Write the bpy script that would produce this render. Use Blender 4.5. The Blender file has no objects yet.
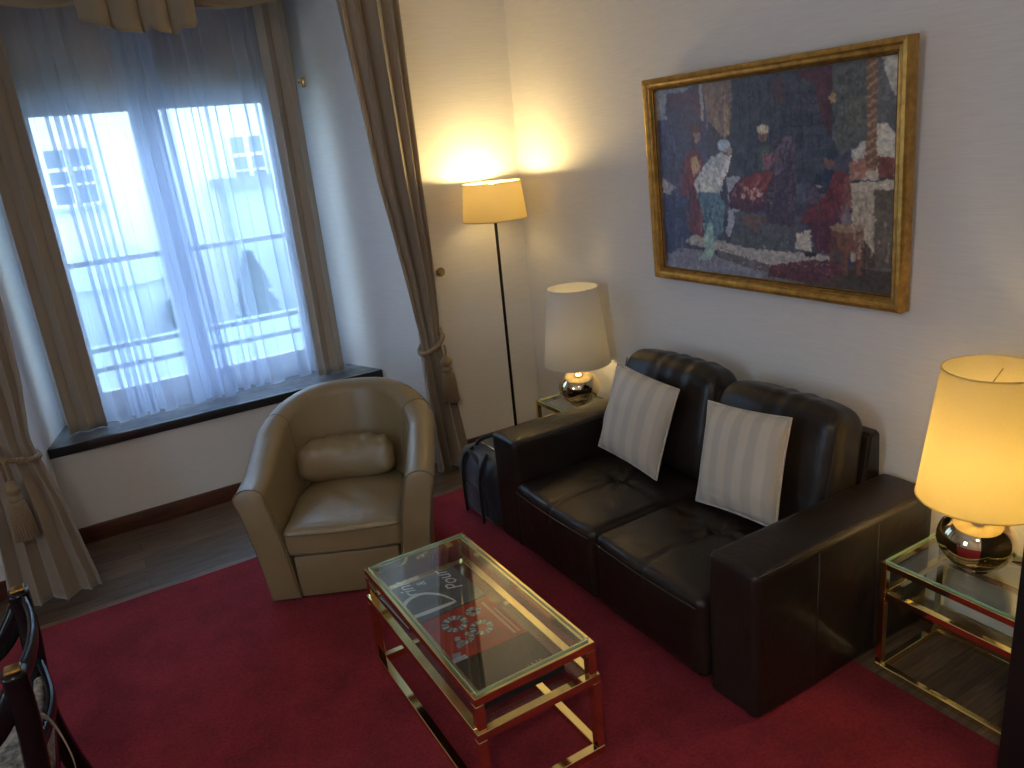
import bpy, bmesh, math, random
import numpy as np
from mathutils import Vector, Matrix, noise
random.seed(7)
PI = math.pi
sc = bpy.context.scene
COL = sc.collection

# ------------------------------------------------------------------ helpers
def link_mesh(name, verts, faces, mat, parent=None, smooth=True, kind=None, auto=None):
    me = bpy.data.meshes.new(name)
    me.from_pydata([tuple(v) for v in verts], [], faces)
    me.update()
    if smooth:
        me.polygons.foreach_set('use_smooth', [True]*len(me.polygons))
    if mat is not None:
        me.materials.append(mat)
    o = bpy.data.objects.new(name, me)
    COL.objects.link(o)
    if parent is not None:
        o.parent = parent
    if kind: o['kind'] = kind
    if auto is not None:
        sharp_by_angle(me, auto)
    return o

def sharp_by_angle(me, deg):
    bm = bmesh.new(); bm.from_mesh(me)
    for e in bm.edges:
        if len(e.link_faces) == 2 and e.calc_face_angle(0) > math.radians(deg):
            e.smooth = False
    bm.to_mesh(me); bm.free()

def from_bm(name, bm, mat, parent=None, smooth=False, kind=None, auto=None):
    bmesh.ops.recalc_face_normals(bm, faces=bm.faces)
    me = bpy.data.meshes.new(name); bm.to_mesh(me); bm.free()
    if smooth: me.polygons.foreach_set('use_smooth', [True]*len(me.polygons))
    if mat is not None: me.materials.append(mat)
    o = bpy.data.objects.new(name, me); COL.objects.link(o)
    if parent is not None: o.parent = parent
    if kind: o['kind'] = kind
    if auto is not None: sharp_by_angle(me, auto)
    return o

def bm_box(bm, lo, hi, bev=0.0, seg=2):
    r = bmesh.ops.create_cube(bm, size=1.0)
    vs = r['verts']
    for v in vs:
        v.co = Vector([lo[i] + (v.co[i]+.5)*(hi[i]-lo[i]) for i in range(3)])
    if bev > 0:
        es = list({e for v in vs for e in v.link_edges})
        bmesh.ops.bevel(bm, geom=es, offset=bev, segments=seg, affect='EDGES', profile=.5)

def box(name, lo, hi, mat, parent=None, bev=0.0, seg=2, kind=None):
    bm = bmesh.new(); bm_box(bm, lo, hi, bev, seg)
    return from_bm(name, bm, mat, parent, smooth=bev > 0, kind=kind, auto=35 if bev > 0 else None)

def boxes(name, L, mat, parent=None, bev=0.0, kind=None):
    bm = bmesh.new()
    for lo, hi in L: bm_box(bm, lo, hi, bev)
    return from_bm(name, bm, mat, parent, smooth=bev > 0, kind=kind, auto=35 if bev > 0 else None)

def rounded(name, size, r, mat, parent=None, n=(16, 16, 8), fn=None, loc=(0, 0, 0), rot=None):
    """dense rounded box, centred, with optional displacement fn(p, n)->p"""
    hx, hy, hz = [s/2 for s in size]
    verts = []; idx = {}; faces = []
    def V(a, b, c):
        k = (round(a, 5), round(b, 5), round(c, 5))
        if k not in idx:
            p = Vector((a*hx, b*hy, c*hz))
            q = Vector([max(-h+r, min(h-r, v)) for v, h in zip(p, (hx, hy, hz))])
            d = p-q
            nn = d.normalized() if d.length > 1e-9 else Vector((0, 0, 1))
            p2 = q + nn*r
            if fn: p2 = fn(p2, nn)
            idx[k] = len(verts); verts.append(p2)
        return idx[k]
    def sp(nn_, h):     # parameter list with denser samples close to the rounded edge
        k = 4
        e = min(.45, r/h)
        L = [-1+e*(i/k) for i in range(k)] + [(-1+e)+(2-2*e)*i/nn_ for i in range(nn_+1)] + [1-e+e*(i/k) for i in range(1, k+1)]
        return L
    sx, sy, sz = sp(n[0], hx), sp(n[1], hy), sp(n[2], hz)
    def face(A, B, f, flip):
        for i in range(len(A)-1):
            for j in range(len(B)-1):
                q = [f(A[i], B[j]), f(A[i+1], B[j]), f(A[i+1], B[j+1]), f(A[i], B[j+1])]
                faces.append(q[::-1] if flip else q)
    face(sx, sy, lambda a, b: V(a, b, 1), False)
    face(sx, sy, lambda a, b: V(a, b, -1), True)
    face(sx, sz, lambda a, b: V(a, -1, b), False)
    face(sx, sz, lambda a, b: V(a, 1, b), True)
    face(sy, sz, lambda a, b: V(1, a, b), False)
    face(sy, sz, lambda a, b: V(-1, a, b), True)
    M = Matrix.Translation(loc) @ (rot.to_4x4() if rot is not None else Matrix())
    verts = [M @ v for v in verts]
    return link_mesh(name, verts, faces, mat, parent)

def lathe(name, prof, mat, parent=None, seg=48, loc=(0, 0, 0), axis=None, auto=40):
    verts = []; faces = []
    n = len(prof)
    for i in range(seg):
        a = 2*PI*i/seg
        for r, z in prof:
            verts.append(Vector((r*math.cos(a), r*math.sin(a), z)))
    for i in range(seg):
        k = (i+1) % seg
        for j in range(n-1):
            faces.append([i*n+j, k*n+j, k*n+j+1, i*n+j+1])
    M = Matrix.Translation(loc)
    if axis is not None:
        M = M @ Vector((0, 0, 1)).rotation_difference(Vector(axis)).to_matrix().to_4x4()
    o = link_mesh(name, [M @ v for v in verts], faces, mat, parent, auto=auto)
    bm = bmesh.new(); bm.from_mesh(o.data)
    bmesh.ops.remove_doubles(bm, verts=bm.verts, dist=1e-6)
    bmesh.ops.recalc_face_normals(bm, faces=bm.faces); bm.to_mesh(o.data); bm.free()
    return o

def tube_geo(pts, rad, seg=8, closed=False):
    pts = [Vector(p) for p in pts]; n = len(pts)
    rads = rad if isinstance(rad, (list, tuple)) else [rad]*n
    verts = []; faces = []
    prev = None
    for i, p in enumerate(pts):
        if closed: t = pts[(i+1) % n]-pts[i-1]
        else: t = pts[min(i+1, n-1)]-pts[max(i-1, 0)]
        t.normalize()
        if prev is None:
            a = Vector((0, 0, 1)) if abs(t.z) < .9 else Vector((1, 0, 0))
            u = t.cross(a).normalized()
        else:
            u = (prev - t*prev.dot(t)).normalized()
        prev = u; w = t.cross(u)
        for k in range(seg):
            a = 2*PI*k/seg
            verts.append(p + (u*math.cos(a)+w*math.sin(a))*rads[i])
    for i in range(n if closed else n-1):
        j = (i+1) % n
        for k in range(seg):
            l = (k+1) % seg
            faces.append([i*seg+k, i*seg+l, j*seg+l, j*seg+k])
    if not closed:
        faces.append(list(range(seg))[::-1]); faces.append([(n-1)*seg+k for k in range(seg)])
    return verts, faces

def tube(name, pts, rad, mat, parent=None, seg=8, closed=False):
    v, f = tube_geo(pts, rad, seg, closed)
    return link_mesh(name, v, f, mat, parent)

def tubes(name, L, mat, parent=None, seg=6):
    V = []; F = []
    for pts, rad in L:
        v, f = tube_geo(pts, rad, seg)
        o = len(V); V += v; F += [[i+o for i in q] for q in f]
    return link_mesh(name, V, F, mat, parent)

def spline(pts, n=8):
    P = [Vector(p) for p in pts]; out = []
    for i in range(len(P)-1):
        p0 = P[max(i-1, 0)]; p1 = P[i]; p2 = P[i+1]; p3 = P[min(i+2, len(P)-1)]
        for k in range(n):
            t = k/n
            out.append(.5*((2*p1)+(p2-p0)*t+(2*p0-5*p1+4*p2-p3)*t*t+(3*p1-p0-3*p2+p3)*t**3))
    out.append(P[-1]); return out

def thing(name, label, cat, loc=(0, 0, 0), rotz=0, group=None):
    o = bpy.data.objects.new(name, None); COL.objects.link(o)
    o.empty_display_size = .1
    o.location = loc; o.rotation_euler = (0, 0, rotz)
    o['label'] = label; o['category'] = cat
    if group: o['group'] = group
    return o

def tag(o, label, cat, group=None):
    o['label'] = label; o['category'] = cat
    if group: o['group'] = group
    return o

def interp(rows, z):
    """rows sorted by descending z: (z, a, b, ...) -> smooth interpolation"""
    if z >= rows[0][0]: return rows[0][1:]
    if z <= rows[-1][0]: return rows[-1][1:]
    for i in range(len(rows)-1):
        if rows[i][0] >= z >= rows[i+1][0]:
            t = (rows[i][0]-z)/(rows[i][0]-rows[i+1][0])
            a, b = rows[i], rows[i+1]
            pa = rows[max(i-1, 0)]; pb = rows[min(i+2, len(rows)-1)]
            out = []
            for c in range(1, len(a)):
                p0, p1, p2, p3 = pa[c], a[c], b[c], pb[c]
                v = .5*((2*p1)+(p2-p0)*t+(2*p0-5*p1+4*p2-p3)*t*t+(3*p1-p0-3*p2+p3)*t**3)
                lo, hi = min(p1, p2), max(p1, p2)
                m = (hi-lo)*.15
                out.append(max(lo-m, min(hi+m, v)))
            return out

# ------------------------------------------------------------------ materials
def new_mat(name):
    m = bpy.data.materials.new(name); m.use_nodes = True
    nt = m.node_tree
    return m, nt, nt.nodes['Principled BSDF'], nt.nodes['Material Output']

def N(nt, t, **kw):
    n = nt.nodes.new(t)
    for k, v in kw.items():
        if k in n.inputs: n.inputs[k].default_value = v
        else: setattr(n, k, v)
    return n

def coords(nt, scale=(1, 1, 1), rot=(0, 0, 0), kind='Object'):
    tc = nt.nodes.new('ShaderNodeTexCoord'); mp = nt.nodes.new('ShaderNodeMapping')
    mp.inputs['Scale'].default_value = scale; mp.inputs['Rotation'].default_value = rot
    nt.links.new(tc.outputs[kind], mp.inputs['Vector'])
    return mp.outputs['Vector']

def ramp(nt, fac, c0, c1, p0=0., p1=1.):
    r = nt.nodes.new('ShaderNodeValToRGB')
    r.color_ramp.elements[0].color = (*c0, 1); r.color_ramp.elements[1].color = (*c1, 1)
    r.color_ramp.elements[0].position = p0; r.color_ramp.elements[1].position = p1
    nt.links.new(fac, r.inputs['Fac']); return r.outputs['Color']

def bump(nt, bs, h, strength=.3, dist=.01):
    b = nt.nodes.new('ShaderNodeBump'); b.inputs['Strength'].default_value = strength
    b.inputs['Distance'].default_value = dist
    nt.links.new(h, b.inputs['Height']); nt.links.new(b.outputs['Normal'], bs.inputs['Normal'])

def simple(name, col, rough=.6, metal=0., nscale=0, var=.12, bstr=0., spec=.5, bdist=.005, coat=0, sheen=0, detail=6):
    m, nt, bs, out = new_mat(name)
    bs.inputs['Roughness'].default_value = rough; bs.inputs['Metallic'].default_value = metal
    bs.inputs['Specular IOR Level'].default_value = spec
    if coat: bs.inputs['Coat Weight'].default_value = coat
    if sheen: bs.inputs['Sheen Weight'].default_value = sheen; bs.inputs['Sheen Roughness'].default_value = .4
    bs.inputs['Base Color'].default_value = (*col, 1)
    if nscale:
        n = N(nt, 'ShaderNodeTexNoise', Scale=nscale, Detail=float(detail), Roughness=.6)
        nt.links.new(coords(nt), n.inputs['Vector'])
        c = ramp(nt, n.outputs['Fac'], tuple(v*(1-var) for v in col), tuple(min(1, v*(1+var)) for v in col), .3, .7)
        nt.links.new(c, bs.inputs['Base Color'])
        if bstr: bump(nt, bs, n.outputs['Fac'], bstr, bdist)
    return m

def mat_wall():
    m, nt, bs, out = new_mat('wall_paper')
    v = coords(nt, (3, 3, 60))
    n = N(nt, 'ShaderNodeTexNoise', Scale=3., Detail=5.)
    nt.links.new(v, n.inputs['Vector'])
    nt.links.new(ramp(nt, n.outputs['Fac'], (.74, .72, .68), (.80, .78, .74), .3, .7), bs.inputs['Base Color'])
    bs.inputs['Roughness'].default_value = .75
    bs.inputs['Specular IOR Level'].default_value = .3
    bump(nt, bs, n.outputs['Fac'], .08, .002)
    return m

def mat_wood(name, c0, c1, c2, rough=.4, plank=None, rot=0):
    m, nt, bs, out = new_mat(name)
    v = coords(nt, (1, 1, 1), (0, 0, rot))
    st = nt.nodes.new('ShaderNodeMapping'); st.inputs['Scale'].default_value = (2, 26, 26)
    nt.links.new(v, st.inputs['Vector'])
    n = N(nt, 'ShaderNodeTexNoise', Scale=2.2, Detail=7., Roughness=.65, Distortion=.6)
    nt.links.new(st.outputs['Vector'], n.inputs['Vector'])
    c = ramp(nt, n.outputs['Fac'], c0, c1, .32, .68)
    if plank:
        b = N(nt, 'ShaderNodeTexBrick')
        b.inputs['Color1'].default_value = (1, 1, 1, 1); b.inputs['Color2'].default_value = (.45, .45, .45, 1)
        b.inputs['Mortar'].default_value = (.12, .12, .12, 1)
        b.inputs['Scale'].default_value = 1.; b.inputs['Mortar Size'].default_value = .0015
        b.inputs['Brick Width'].default_value = plank[0]; b.inputs['Row Height'].default_value = plank[1]
        nt.links.new(v, b.inputs['Vector'])
        mx = N(nt, 'ShaderNodeMix', data_type='RGBA', blend_type='MULTIPLY')
        mx.inputs['Factor'].default_value = 1.
        nt.links.new(c, mx.inputs[6]); nt.links.new(b.outputs['Color'], mx.inputs[7])
        c = mx.outputs[2]
    nt.links.new(c, bs.inputs['Base Color'])
    bs.inputs['Roughness'].default_value = rough
    bump(nt, bs, n.outputs['Fac'], .08, .002)
    return m

def mat_carpet():
    m, nt, bs, out = new_mat('red_carpet')
    v = coords(nt)
    n = N(nt, 'ShaderNodeTexNoise', Scale=95., Detail=6., Roughness=.85)
    n2 = N(nt, 'ShaderNodeTexNoise', Scale=5., Detail=5., Roughness=.6)
    nt.links.new(v, n.inputs['Vector']); nt.links.new(v, n2.inputs['Vector'])
    a = ramp(nt, n.outputs['Fac'], (.13, .009, .014), (.38, .034, .046), .3, .72)
    b = ramp(nt, n2.outputs['Fac'], (.78, .78, .78), (1.12, 1.12, 1.12), .35, .65)
    mx = N(nt, 'ShaderNodeMix', data_type='RGBA', blend_type='MULTIPLY'); mx.inputs['Factor'].default_value = 1.
    nt.links.new(a, mx.inputs[6]); nt.links.new(b, mx.inputs[7])
    nt.links.new(mx.outputs[2], bs.inputs['Base Color'])
    bs.inputs['Roughness'].default_value = 1.; bs.inputs['Specular IOR Level'].default_value = .1
    bs.inputs['Sheen Weight'].default_value = .15; bs.inputs['Sheen Roughness'].default_value = .5
    bs.inputs['Sheen Tint'].default_value = (1, .35, .45, 1)
    bump(nt, bs, n.outputs['Fac'], .8, .006)
    return m

def mat_leather(name, col, rough, var=.15, wr=.35, spec=.5):
    m, nt, bs, out = new_mat(name)
    bs.inputs['Specular IOR Level'].default_value = spec
    v = coords(nt)
    vo = N(nt, 'ShaderNodeTexVoronoi', Scale=420.); nt.links.new(v, vo.inputs['Vector'])
    n = N(nt, 'ShaderNodeTexNoise', Scale=7., Detail=6., Roughness=.55, Distortion=.4); nt.links.new(v, n.inputs['Vector'])
    nt.links.new(ramp(nt, n.outputs['Fac'], tuple(c*(1-var) for c in col), tuple(c*(1+var) for c in col), .3, .7), bs.inputs['Base Color'])
    rr = N(nt, 'ShaderNodeMapRange'); rr.inputs['To Min'].default_value = rough-.05; rr.inputs['To Max'].default_value = rough+.09
    nt.links.new(n.outputs['Fac'], rr.inputs['Value']); nt.links.new(rr.outputs['Result'], bs.inputs['Roughness'])
    b1 = nt.nodes.new('ShaderNodeBump'); b1.inputs['Strength'].default_value = .12; b1.inputs['Distance'].default_value = .001
    nt.links.new(vo.outputs['Distance'], b1.inputs['Height'])
    b2 = nt.nodes.new('ShaderNodeBump'); b2.inputs['Strength'].default_value = wr; b2.inputs['Distance'].default_value = .02
    nt.links.new(n.outputs['Fac'], b2.inputs['Height']); nt.links.new(b1.outputs['Normal'], b2.inputs['Normal'])
    nt.links.new(b2.outputs['Normal'], bs.inputs['Normal'])
    return m

def mat_cloth(name, col, var=.1, scale=500., rough=.85, sheen=.3, stripes=None):
    m, nt, bs, out = new_mat(name)
    v = coords(nt)
    n = N(nt, 'ShaderNodeTexNoise', Scale=scale, Detail=3.); nt.links.new(v, n.inputs['Vector'])
    c = ramp(nt, n.outputs['Fac'], tuple(x*(1-var) for x in col), tuple(x*(1+var) for x in col), .3, .7)
    bs.inputs['Roughness'].default_value = rough
    if stripes:
        w = N(nt, 'ShaderNodeTexWave', wave_type='BANDS', bands_direction='X', Scale=stripes)
        nt.links.new(v, w.inputs['Vector'])
        f = ramp(nt, w.outputs['Fac'], (.91, .91, .90), (1.08, 1.07, 1.03), .35, .65)
        mx = N(nt, 'ShaderNodeMix', data_type='RGBA', blend_type='MULTIPLY'); mx.inputs['Factor'].default_value = 1.
        nt.links.new(c, mx.inputs[6]); nt.links.new(f, mx.inputs[7]); c = mx.outputs[2]
        r2 = N(nt, 'ShaderNodeMapRange'); r2.inputs['To Min'].default_value = rough; r2.inputs['To Max'].default_value = rough-.35
        nt.links.new(w.outputs['Fac'], r2.inputs['Value']); nt.links.new(r2.outputs['Result'], bs.inputs['Roughness'])
    nt.links.new(c, bs.inputs['Base Color'])
    bs.inputs['Sheen Weight'].default_value = sheen
    bump(nt, bs, n.outputs['Fac'], .15, .001)
    return m

def mat_thin(name, col, transp=0., transl=.5, rough=1.):
    """thin cloth: transparent weave + diffuse + translucent"""
    m, nt, bs, out = new_mat(name)
    nt.nodes.remove(bs)
    n = N(nt, 'ShaderNodeTexNoise', Scale=300., Detail=2.); nt.links.new(coords(nt), n.inputs['Vector'])
    c = ramp(nt, n.outputs['Fac'], tuple(x*.94 for x in col), col, .3, .7)
    d = nt.nodes.new('ShaderNodeBsdfDiffuse'); t = nt.nodes.new('ShaderNodeBsdfTranslucent')
    nt.links.new(c, d.inputs['Color']); nt.links.new(c, t.inputs['Color'])
    mx = nt.nodes.new('ShaderNodeMixShader'); mx.inputs[0].default_value = transl
    nt.links.new(d.outputs[0], mx.inputs[1]); nt.links.new(t.outputs[0], mx.inputs[2])
    last = mx.outputs[0]
    if transp:
        tr = nt.nodes.new('ShaderNodeBsdfTransparent')
        m2 = nt.nodes.new('ShaderNodeMixShader'); m2.inputs[0].default_value = transp
        nt.links.new(last, m2.inputs[1]); nt.links.new(tr.outputs[0], m2.inputs[2]); last = m2.outputs[0]
    nt.links.new(last, out.inputs['Surface'])
    return m

def mat_glass(name, tint=(.97, 1, .98), ior=1.5, rough=0.):
    m, nt, bs, out = new_mat(name)
    nt.nodes.remove(bs)
    tr = nt.nodes.new('ShaderNodeBsdfTransparent'); tr.inputs['Color'].default_value = (*tint, 1)
    gl = nt.nodes.new('ShaderNodeBsdfGlossy'); gl.inputs['Roughness'].default_value = rough
    fr = nt.nodes.new('ShaderNodeFresnel'); fr.inputs['IOR'].default_value = ior
    # keep the outside index on both faces of the sheet, so that back faces do not turn to full mirrors
    ge = nt.nodes.new('ShaderNodeNewGeometry')
    k = N(nt, 'ShaderNodeMix', data_type='FLOAT'); k.inputs[2].default_value = ior; k.inputs[3].default_value = 1/ior
    nt.links.new(ge.outputs['Backfacing'], k.inputs[0])
    nt.links.new(k.outputs[0], fr.inputs['IOR'])
    mx = nt.nodes.new('ShaderNodeMixShader')
    nt.links.new(fr.outputs[0], mx.inputs[0]); nt.links.new(tr.outputs[0], mx.inputs[1]); nt.links.new(gl.outputs[0], mx.inputs[2])
    nt.links.new(mx.outputs[0], out.inputs['Surface'])
    return m

def mat_emit(name, col, s):
    m, nt, bs, out = new_mat(name)
    bs.inputs['Base Color'].default_value = (.8, .8, .8, 1)
    bs.inputs['Emission Color'].default_value = (*col, 1); bs.inputs['Emission Strength'].default_value = s
    return m

def mat_vcol(name, rough=.6, spec=.4, weave=0.):
    m, nt, bs, out = new_mat(name)
    a = N(nt, 'ShaderNodeVertexColor', layer_name='paint')
    nt.links.new(a.outputs['Color'], bs.inputs['Base Color'])
    bs.inputs['Roughness'].default_value = rough; bs.inputs['Specular IOR Level'].default_value = spec
    if weave:
        n = N(nt, 'ShaderNodeTexNoise', Scale=120., Detail=4.); nt.links.new(coords(nt), n.inputs['Vector'])
        bump(nt, bs, n.outputs['Fac'], weave, .003)
    return m

M_wall = mat_wall()
M_white = simple('white_plaster', (.78, .78, .77), .8, nscale=4, var=.03, bstr=.05)
M_ceil = simple('ceiling_paint', (.86, .85, .83), .9, nscale=4, var=.02)
M_floor = mat_wood('dark_plank_floor', (.070, .042, .026), (.25, .165, .105), 0, .42, plank=(1.1, .12))
M_base = mat_wood('reddish_wood_trim', (.045, .012, .006), (.12, .035, .016), 0, .35)
M_darkwood = mat_wood('black_brown_wood', (.004, .003, .003), (.012, .008, .006), 0, .6)
M_carpet = mat_carpet()
M_sill = simple('dark_sill_edge', (.02, .019, .02), .3, nscale=9, var=.25)
M_silltop = simple('grey_stone_sill', (.17, .18, .19), .18, nscale=9, var=.3)
M_frame = simple('white_window_paint', (.75, .76, .77), .35, nscale=6, var=.03)
M_brass = simple('polished_brass', (.93, .76, .38), .09, 1.0, nscale=3, var=.05)
M_gold = simple('mirror_gold', (.80, .66, .42), .035, 1.0, nscale=3, var=.03)
M_glass = mat_glass('table_glass', (.95, .985, .965))
M_glassedge = simple('green_glass_edge', (.25, .45, .36), .1, nscale=5, var=.1)
M_glasstop = mat_glass('polished_table_glass', (.96, .99, .975), 2.1)
M_pane = mat_glass('window_glass', (.97, .99, 1.))
M_dleather = mat_leather('dark_brown_leather', (.019, .013, .0095), .34, spec=.38)
M_dseam = simple('dark_seam_thread', (.035, .025, .02), .5, nscale=90, var=.2)
M_tan = mat_leather('olive_tan_leather', (.26, .195, .10), .345, .06, .16, .65)
M_tanseam = simple('tan_seam', (.17, .13, .075), .5, nscale=80, var=.2)
M_drape = mat_cloth('taupe_drape_satin', (.28, .225, .16), .08, 500., .55, .5)
M_inner = mat_cloth('beige_side_curtain', (.42, .36, .28), .08, 500., .6, .3)
M_val = mat_cloth('olive_gold_valance', (.25, .20, .125), .08, 500., .6, .3)
M_blind = mat_thin('brown_beige_blind', (.74, .58, .45), 0., .25)
M_sheer = mat_thin('sheer_voile', (.66, .75, .93), .52, .55)
M_shade = mat_thin('cream_lamp_shade', (.86, .77, .50), 0., .46)
M_shade3 = mat_thin('yellow_cream_lamp_shade', (.92, .82, .52), 0., .72)
M_shade2 = mat_thin('white_lamp_shade', (.86, .83, .76), 0., .30)
M_rope = mat_cloth('gold_rope', (.24, .165, .08), .25, 300., .6, .3)
M_black = simple('black_lacquer', (.005, .005, .006), .2, nscale=9, var=.2, spec=.35)
M_gilt = simple('gilt_tip', (.62, .40, .14), .22, 1.0, nscale=40, var=.2)
M_pole = simple('dark_bronze_pole', (.03, .022, .015), .3, .8, nscale=12, var=.2)
M_pillow = mat_cloth('striped_cream_satin', (.56, .495, .40), .05, 400., .7, .4, stripes=3.4)
M_bag = mat_cloth('navy_nylon', (.016, .024, .042), .2, 600., .5, .2)
M_bagb = mat_cloth('black_webbing', (.006, .006, .007), .2, 600., .7, .1)
M_frame_g = simple('gilded_picture_frame', (.50, .29, .07), .42, .75, nscale=26, var=.35, bstr=.25, bdist=.002)
M_framed = simple('dark_frame_groove', (.12, .07, .025), .5, .3, nscale=30, var=.3)
M_chairfab = simple('patterned_upholstery', (.30, .27, .22), .8, nscale=60, var=.85)
M_ribbon = mat_cloth('beige_ribbon', (.36, .27, .19), .1, 400., .7, .2)
M_paint = mat_vcol('oil_painting', .42, .5, .25)
M_cover = mat_vcol('printed_cover', .25, .5)
M_paper = simple('paper_edges', (.6, .58, .53), .8, nscale=50, var=.1)
M_facade = simple('white_facade', (.50, .52, .52), .9, nscale=1.2, var=.03)
M_facade2 = simple('pale_blue_grey_facade', (.25, .31, .35), .9, nscale=1.2, var=.05)
M_darkpane = simple('dim_pane', (.10, .13, .16), .2, nscale=2, var=.2)
M_leaf = simple('dark_green_leaf', (.03, .06, .035), .9, nscale=8, var=.4)
M_grass = simple('grass_ground', (.12, .20, .07), 1., nscale=3, var=.3)
M_slate = simple('slate_roof', (.12, .14, .17), .7, nscale=8, var=.2)
M_rail = simple('grey_guard_rail', (.16, .18, .20), .4, .5, nscale=8, var=.1)
M_knob = simple('aged_brass', (.5, .36, .16), .25, 1., nscale=20, var=.2)
M_plug = simple('cream_plastic', (.6, .57, .5), .4, nscale=5, var=.05)
M_cord = simple('dark_cord', (.02, .015, .012), .5, nscale=50, var=.2)

# ------------------------------------------------------------------ room
XR, YW, ZC = 2.64, 4.78, 3.10
YF = 4.38                          # room face of the window wall, either side of the bay
#    # picture wall, window wall, ceiling
XL, YB = -2.60, -2.20
YG = 5.20                          # window plane
box('floor', (XL-.1, YB-.1, -.08), (XR+.1, YW+.1, 0), M_floor, kind='structure')
box('ceiling', (XL-.1, YB-.1, ZC), (XR+.1, YG+.3, ZC+.1), M_ceil, kind='structure')
box('wall_right', (XR, YB-.1, 0), (XR+.1, YW+.5, ZC), M_wall, kind='structure')
box('wall_back', (XL, YB-.1, 0), (XR, YB, ZC), M_wall, kind='structure')
# left wall; its unseen window is added to let in extra daylight
boxes('wall_left', [((XL-.1, YB, 0), (XL, .9, ZC)), ((XL-.1, 1.9, 0), (XL, YW, ZC)),
                    ((XL-.1, .9, 0), (XL, 1.9, .9)), ((XL-.1, .9, 2.3), (XL, 1.9, ZC))], M_wall, kind='structure')
w2 = boxes('added_side_window', [((XL-.09, .9, .9), (XL-.03, .97, 2.3)), ((XL-.09, 1.83, .9), (XL-.03, 1.9, 2.3)),
                        ((XL-.09, 1.37, .9), (XL-.03, 1.43, 2.3)), ((XL-.09, .9, .9), (XL-.03, 1.9, .97)),
                        ((XL-.09, .9, 2.23), (XL-.03, 1.9, 2.3))], M_frame, kind='structure')
box('pane', (XL-.065, .97, .97), (XL-.06, 1.83, 2.23), M_pane, w2)

def prism(name, poly, z0, z1, mat, kind=None, parent=None):
    n = len(poly)
    V = [(x, y, z0) for x, y in poly]+[(x, y, z1) for x, y in poly]
    F = [list(range(n))[::-1], [n+i for i in range(n)]]+[[i, (i+1) % n, n+(i+1) % n, n+i] for i in range(n)]
    return link_mesh(name, V, F, mat, parent, smooth=False, kind=kind)
# window wall: below the sill, left and right of the splayed recess, above it
JL0, JL1, JR0, JR1 = -.318, -.215, 1.66, 1.50
box('wall_window_below', (JL0-.05, YW, 0), (JR0+.05, YG+.15, .56), M_wall, kind='structure')
prism('wall_window_left', [(XL, YF), (-.405, YF), (JL0, YW), (JL1, YG), (JL1, YG+.15), (XL, YG+.15)], 0, ZC, M_wall, 'structure')
prism('wall_window_right', [(1.80, YF), (XR, YF), (XR, YG+.15), (JR1, YG+.15), (JR1, YG), (JR0, YW)], 0, ZC, M_wall, 'structure')
box('wall_window_above', (JL1, YG, 2.56), (JR1, YG+.15, ZC), M_white, kind='structure')
# sill: stone top and dark front edge
sill = prism('window_sill', [(JL0+.001, YW-.005), (JR0-.001, YW-.005), (JR1-.001, YG+.02), (JL1+.001, YG+.02)], .561, .605, M_silltop, 'structure')
box('sill_edge', (JL0-.0, YW-.035, .553), (JR0+.0, YW-.006, .607), M_sill, sill, bev=.004)
# baseboards
def baseboard(name, lo, hi, topaxis):
    return box(name, lo, hi, M_base, bev=.006, kind='structure')
baseboard('baseboard_bay', (JL0, YW-.022, 0), (JR0, YW, .10), 0)
baseboard('baseboard_front_left', (XL, YF-.022, 0), (-.41, YF, .10), 0)
baseboard('baseboard_front_right', (1.81, YF-.022, 0), (XR, YF, .10), 0)
baseboard('baseboard_right', (XR-.022, YB, 0), (XR, YF-.022, .10), 0)

# window: outer frame, mullion, glazing bars, panes
win = boxes('window_1', [((-.26, YG-.03, .606), (-.03, YG+.06, 2.56)), ((1.345, YG-.03, .606), (1.54, YG+.06, 2.56)),
                         ((-.03, YG-.03, 2.40), (1.345, YG+.06, 2.56)), ((-.03, YG-.03, .606), (1.345, YG+.06, .70))], M_frame, bev=.006, kind='structure')
mull = box('mullion', (.585, YG-.055, .70), (.635, YG+.06, 2.40), M_frame, win, bev=.008)
def sash(x0, x1):
    t = .052
    s = boxes('sash', [((x0, YG-.02, .70), (x0+t, YG+.03, 2.40)), ((x1-t, YG-.02, .70), (x1, YG+.03, 2.40)),
                      ((x0+t, YG-.02, .70), (x1-t, YG+.03, .755)), ((x0+t, YG-.02, 2.355), (x1-t, YG+.03, 2.40)),
                      ((x0+t, YG-.012, 1.515), (x1-t, YG+.025, 1.548))], M_frame, win, bev=.005)
    box('pane', (x0+t, YG+.004, .755), (x1-t, YG+.008, 1.515), M_pane, s)
    box('pane', (x0+t, YG+.004, 1.548), (x1-t, YG+.008, 2.355), M_pane, s)
sash(-.03, .583); sash(.637, 1.345)
hd = lathe('window_handle', [(.0, 0), (.012, .002), (.014, .03), (.0, .034)], M_knob, win, 16, (.61, YG-.055, 1.5), (0, -1, 0))

# red wall-to-wall rug
rug = box('rug', (-2.2, -1.9, .0), (2.19, 3.895, .014), M_carpet, bev=.005)
tag(rug, 'large plain deep red carpet laid over the dark wood floor', 'rug')

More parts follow.
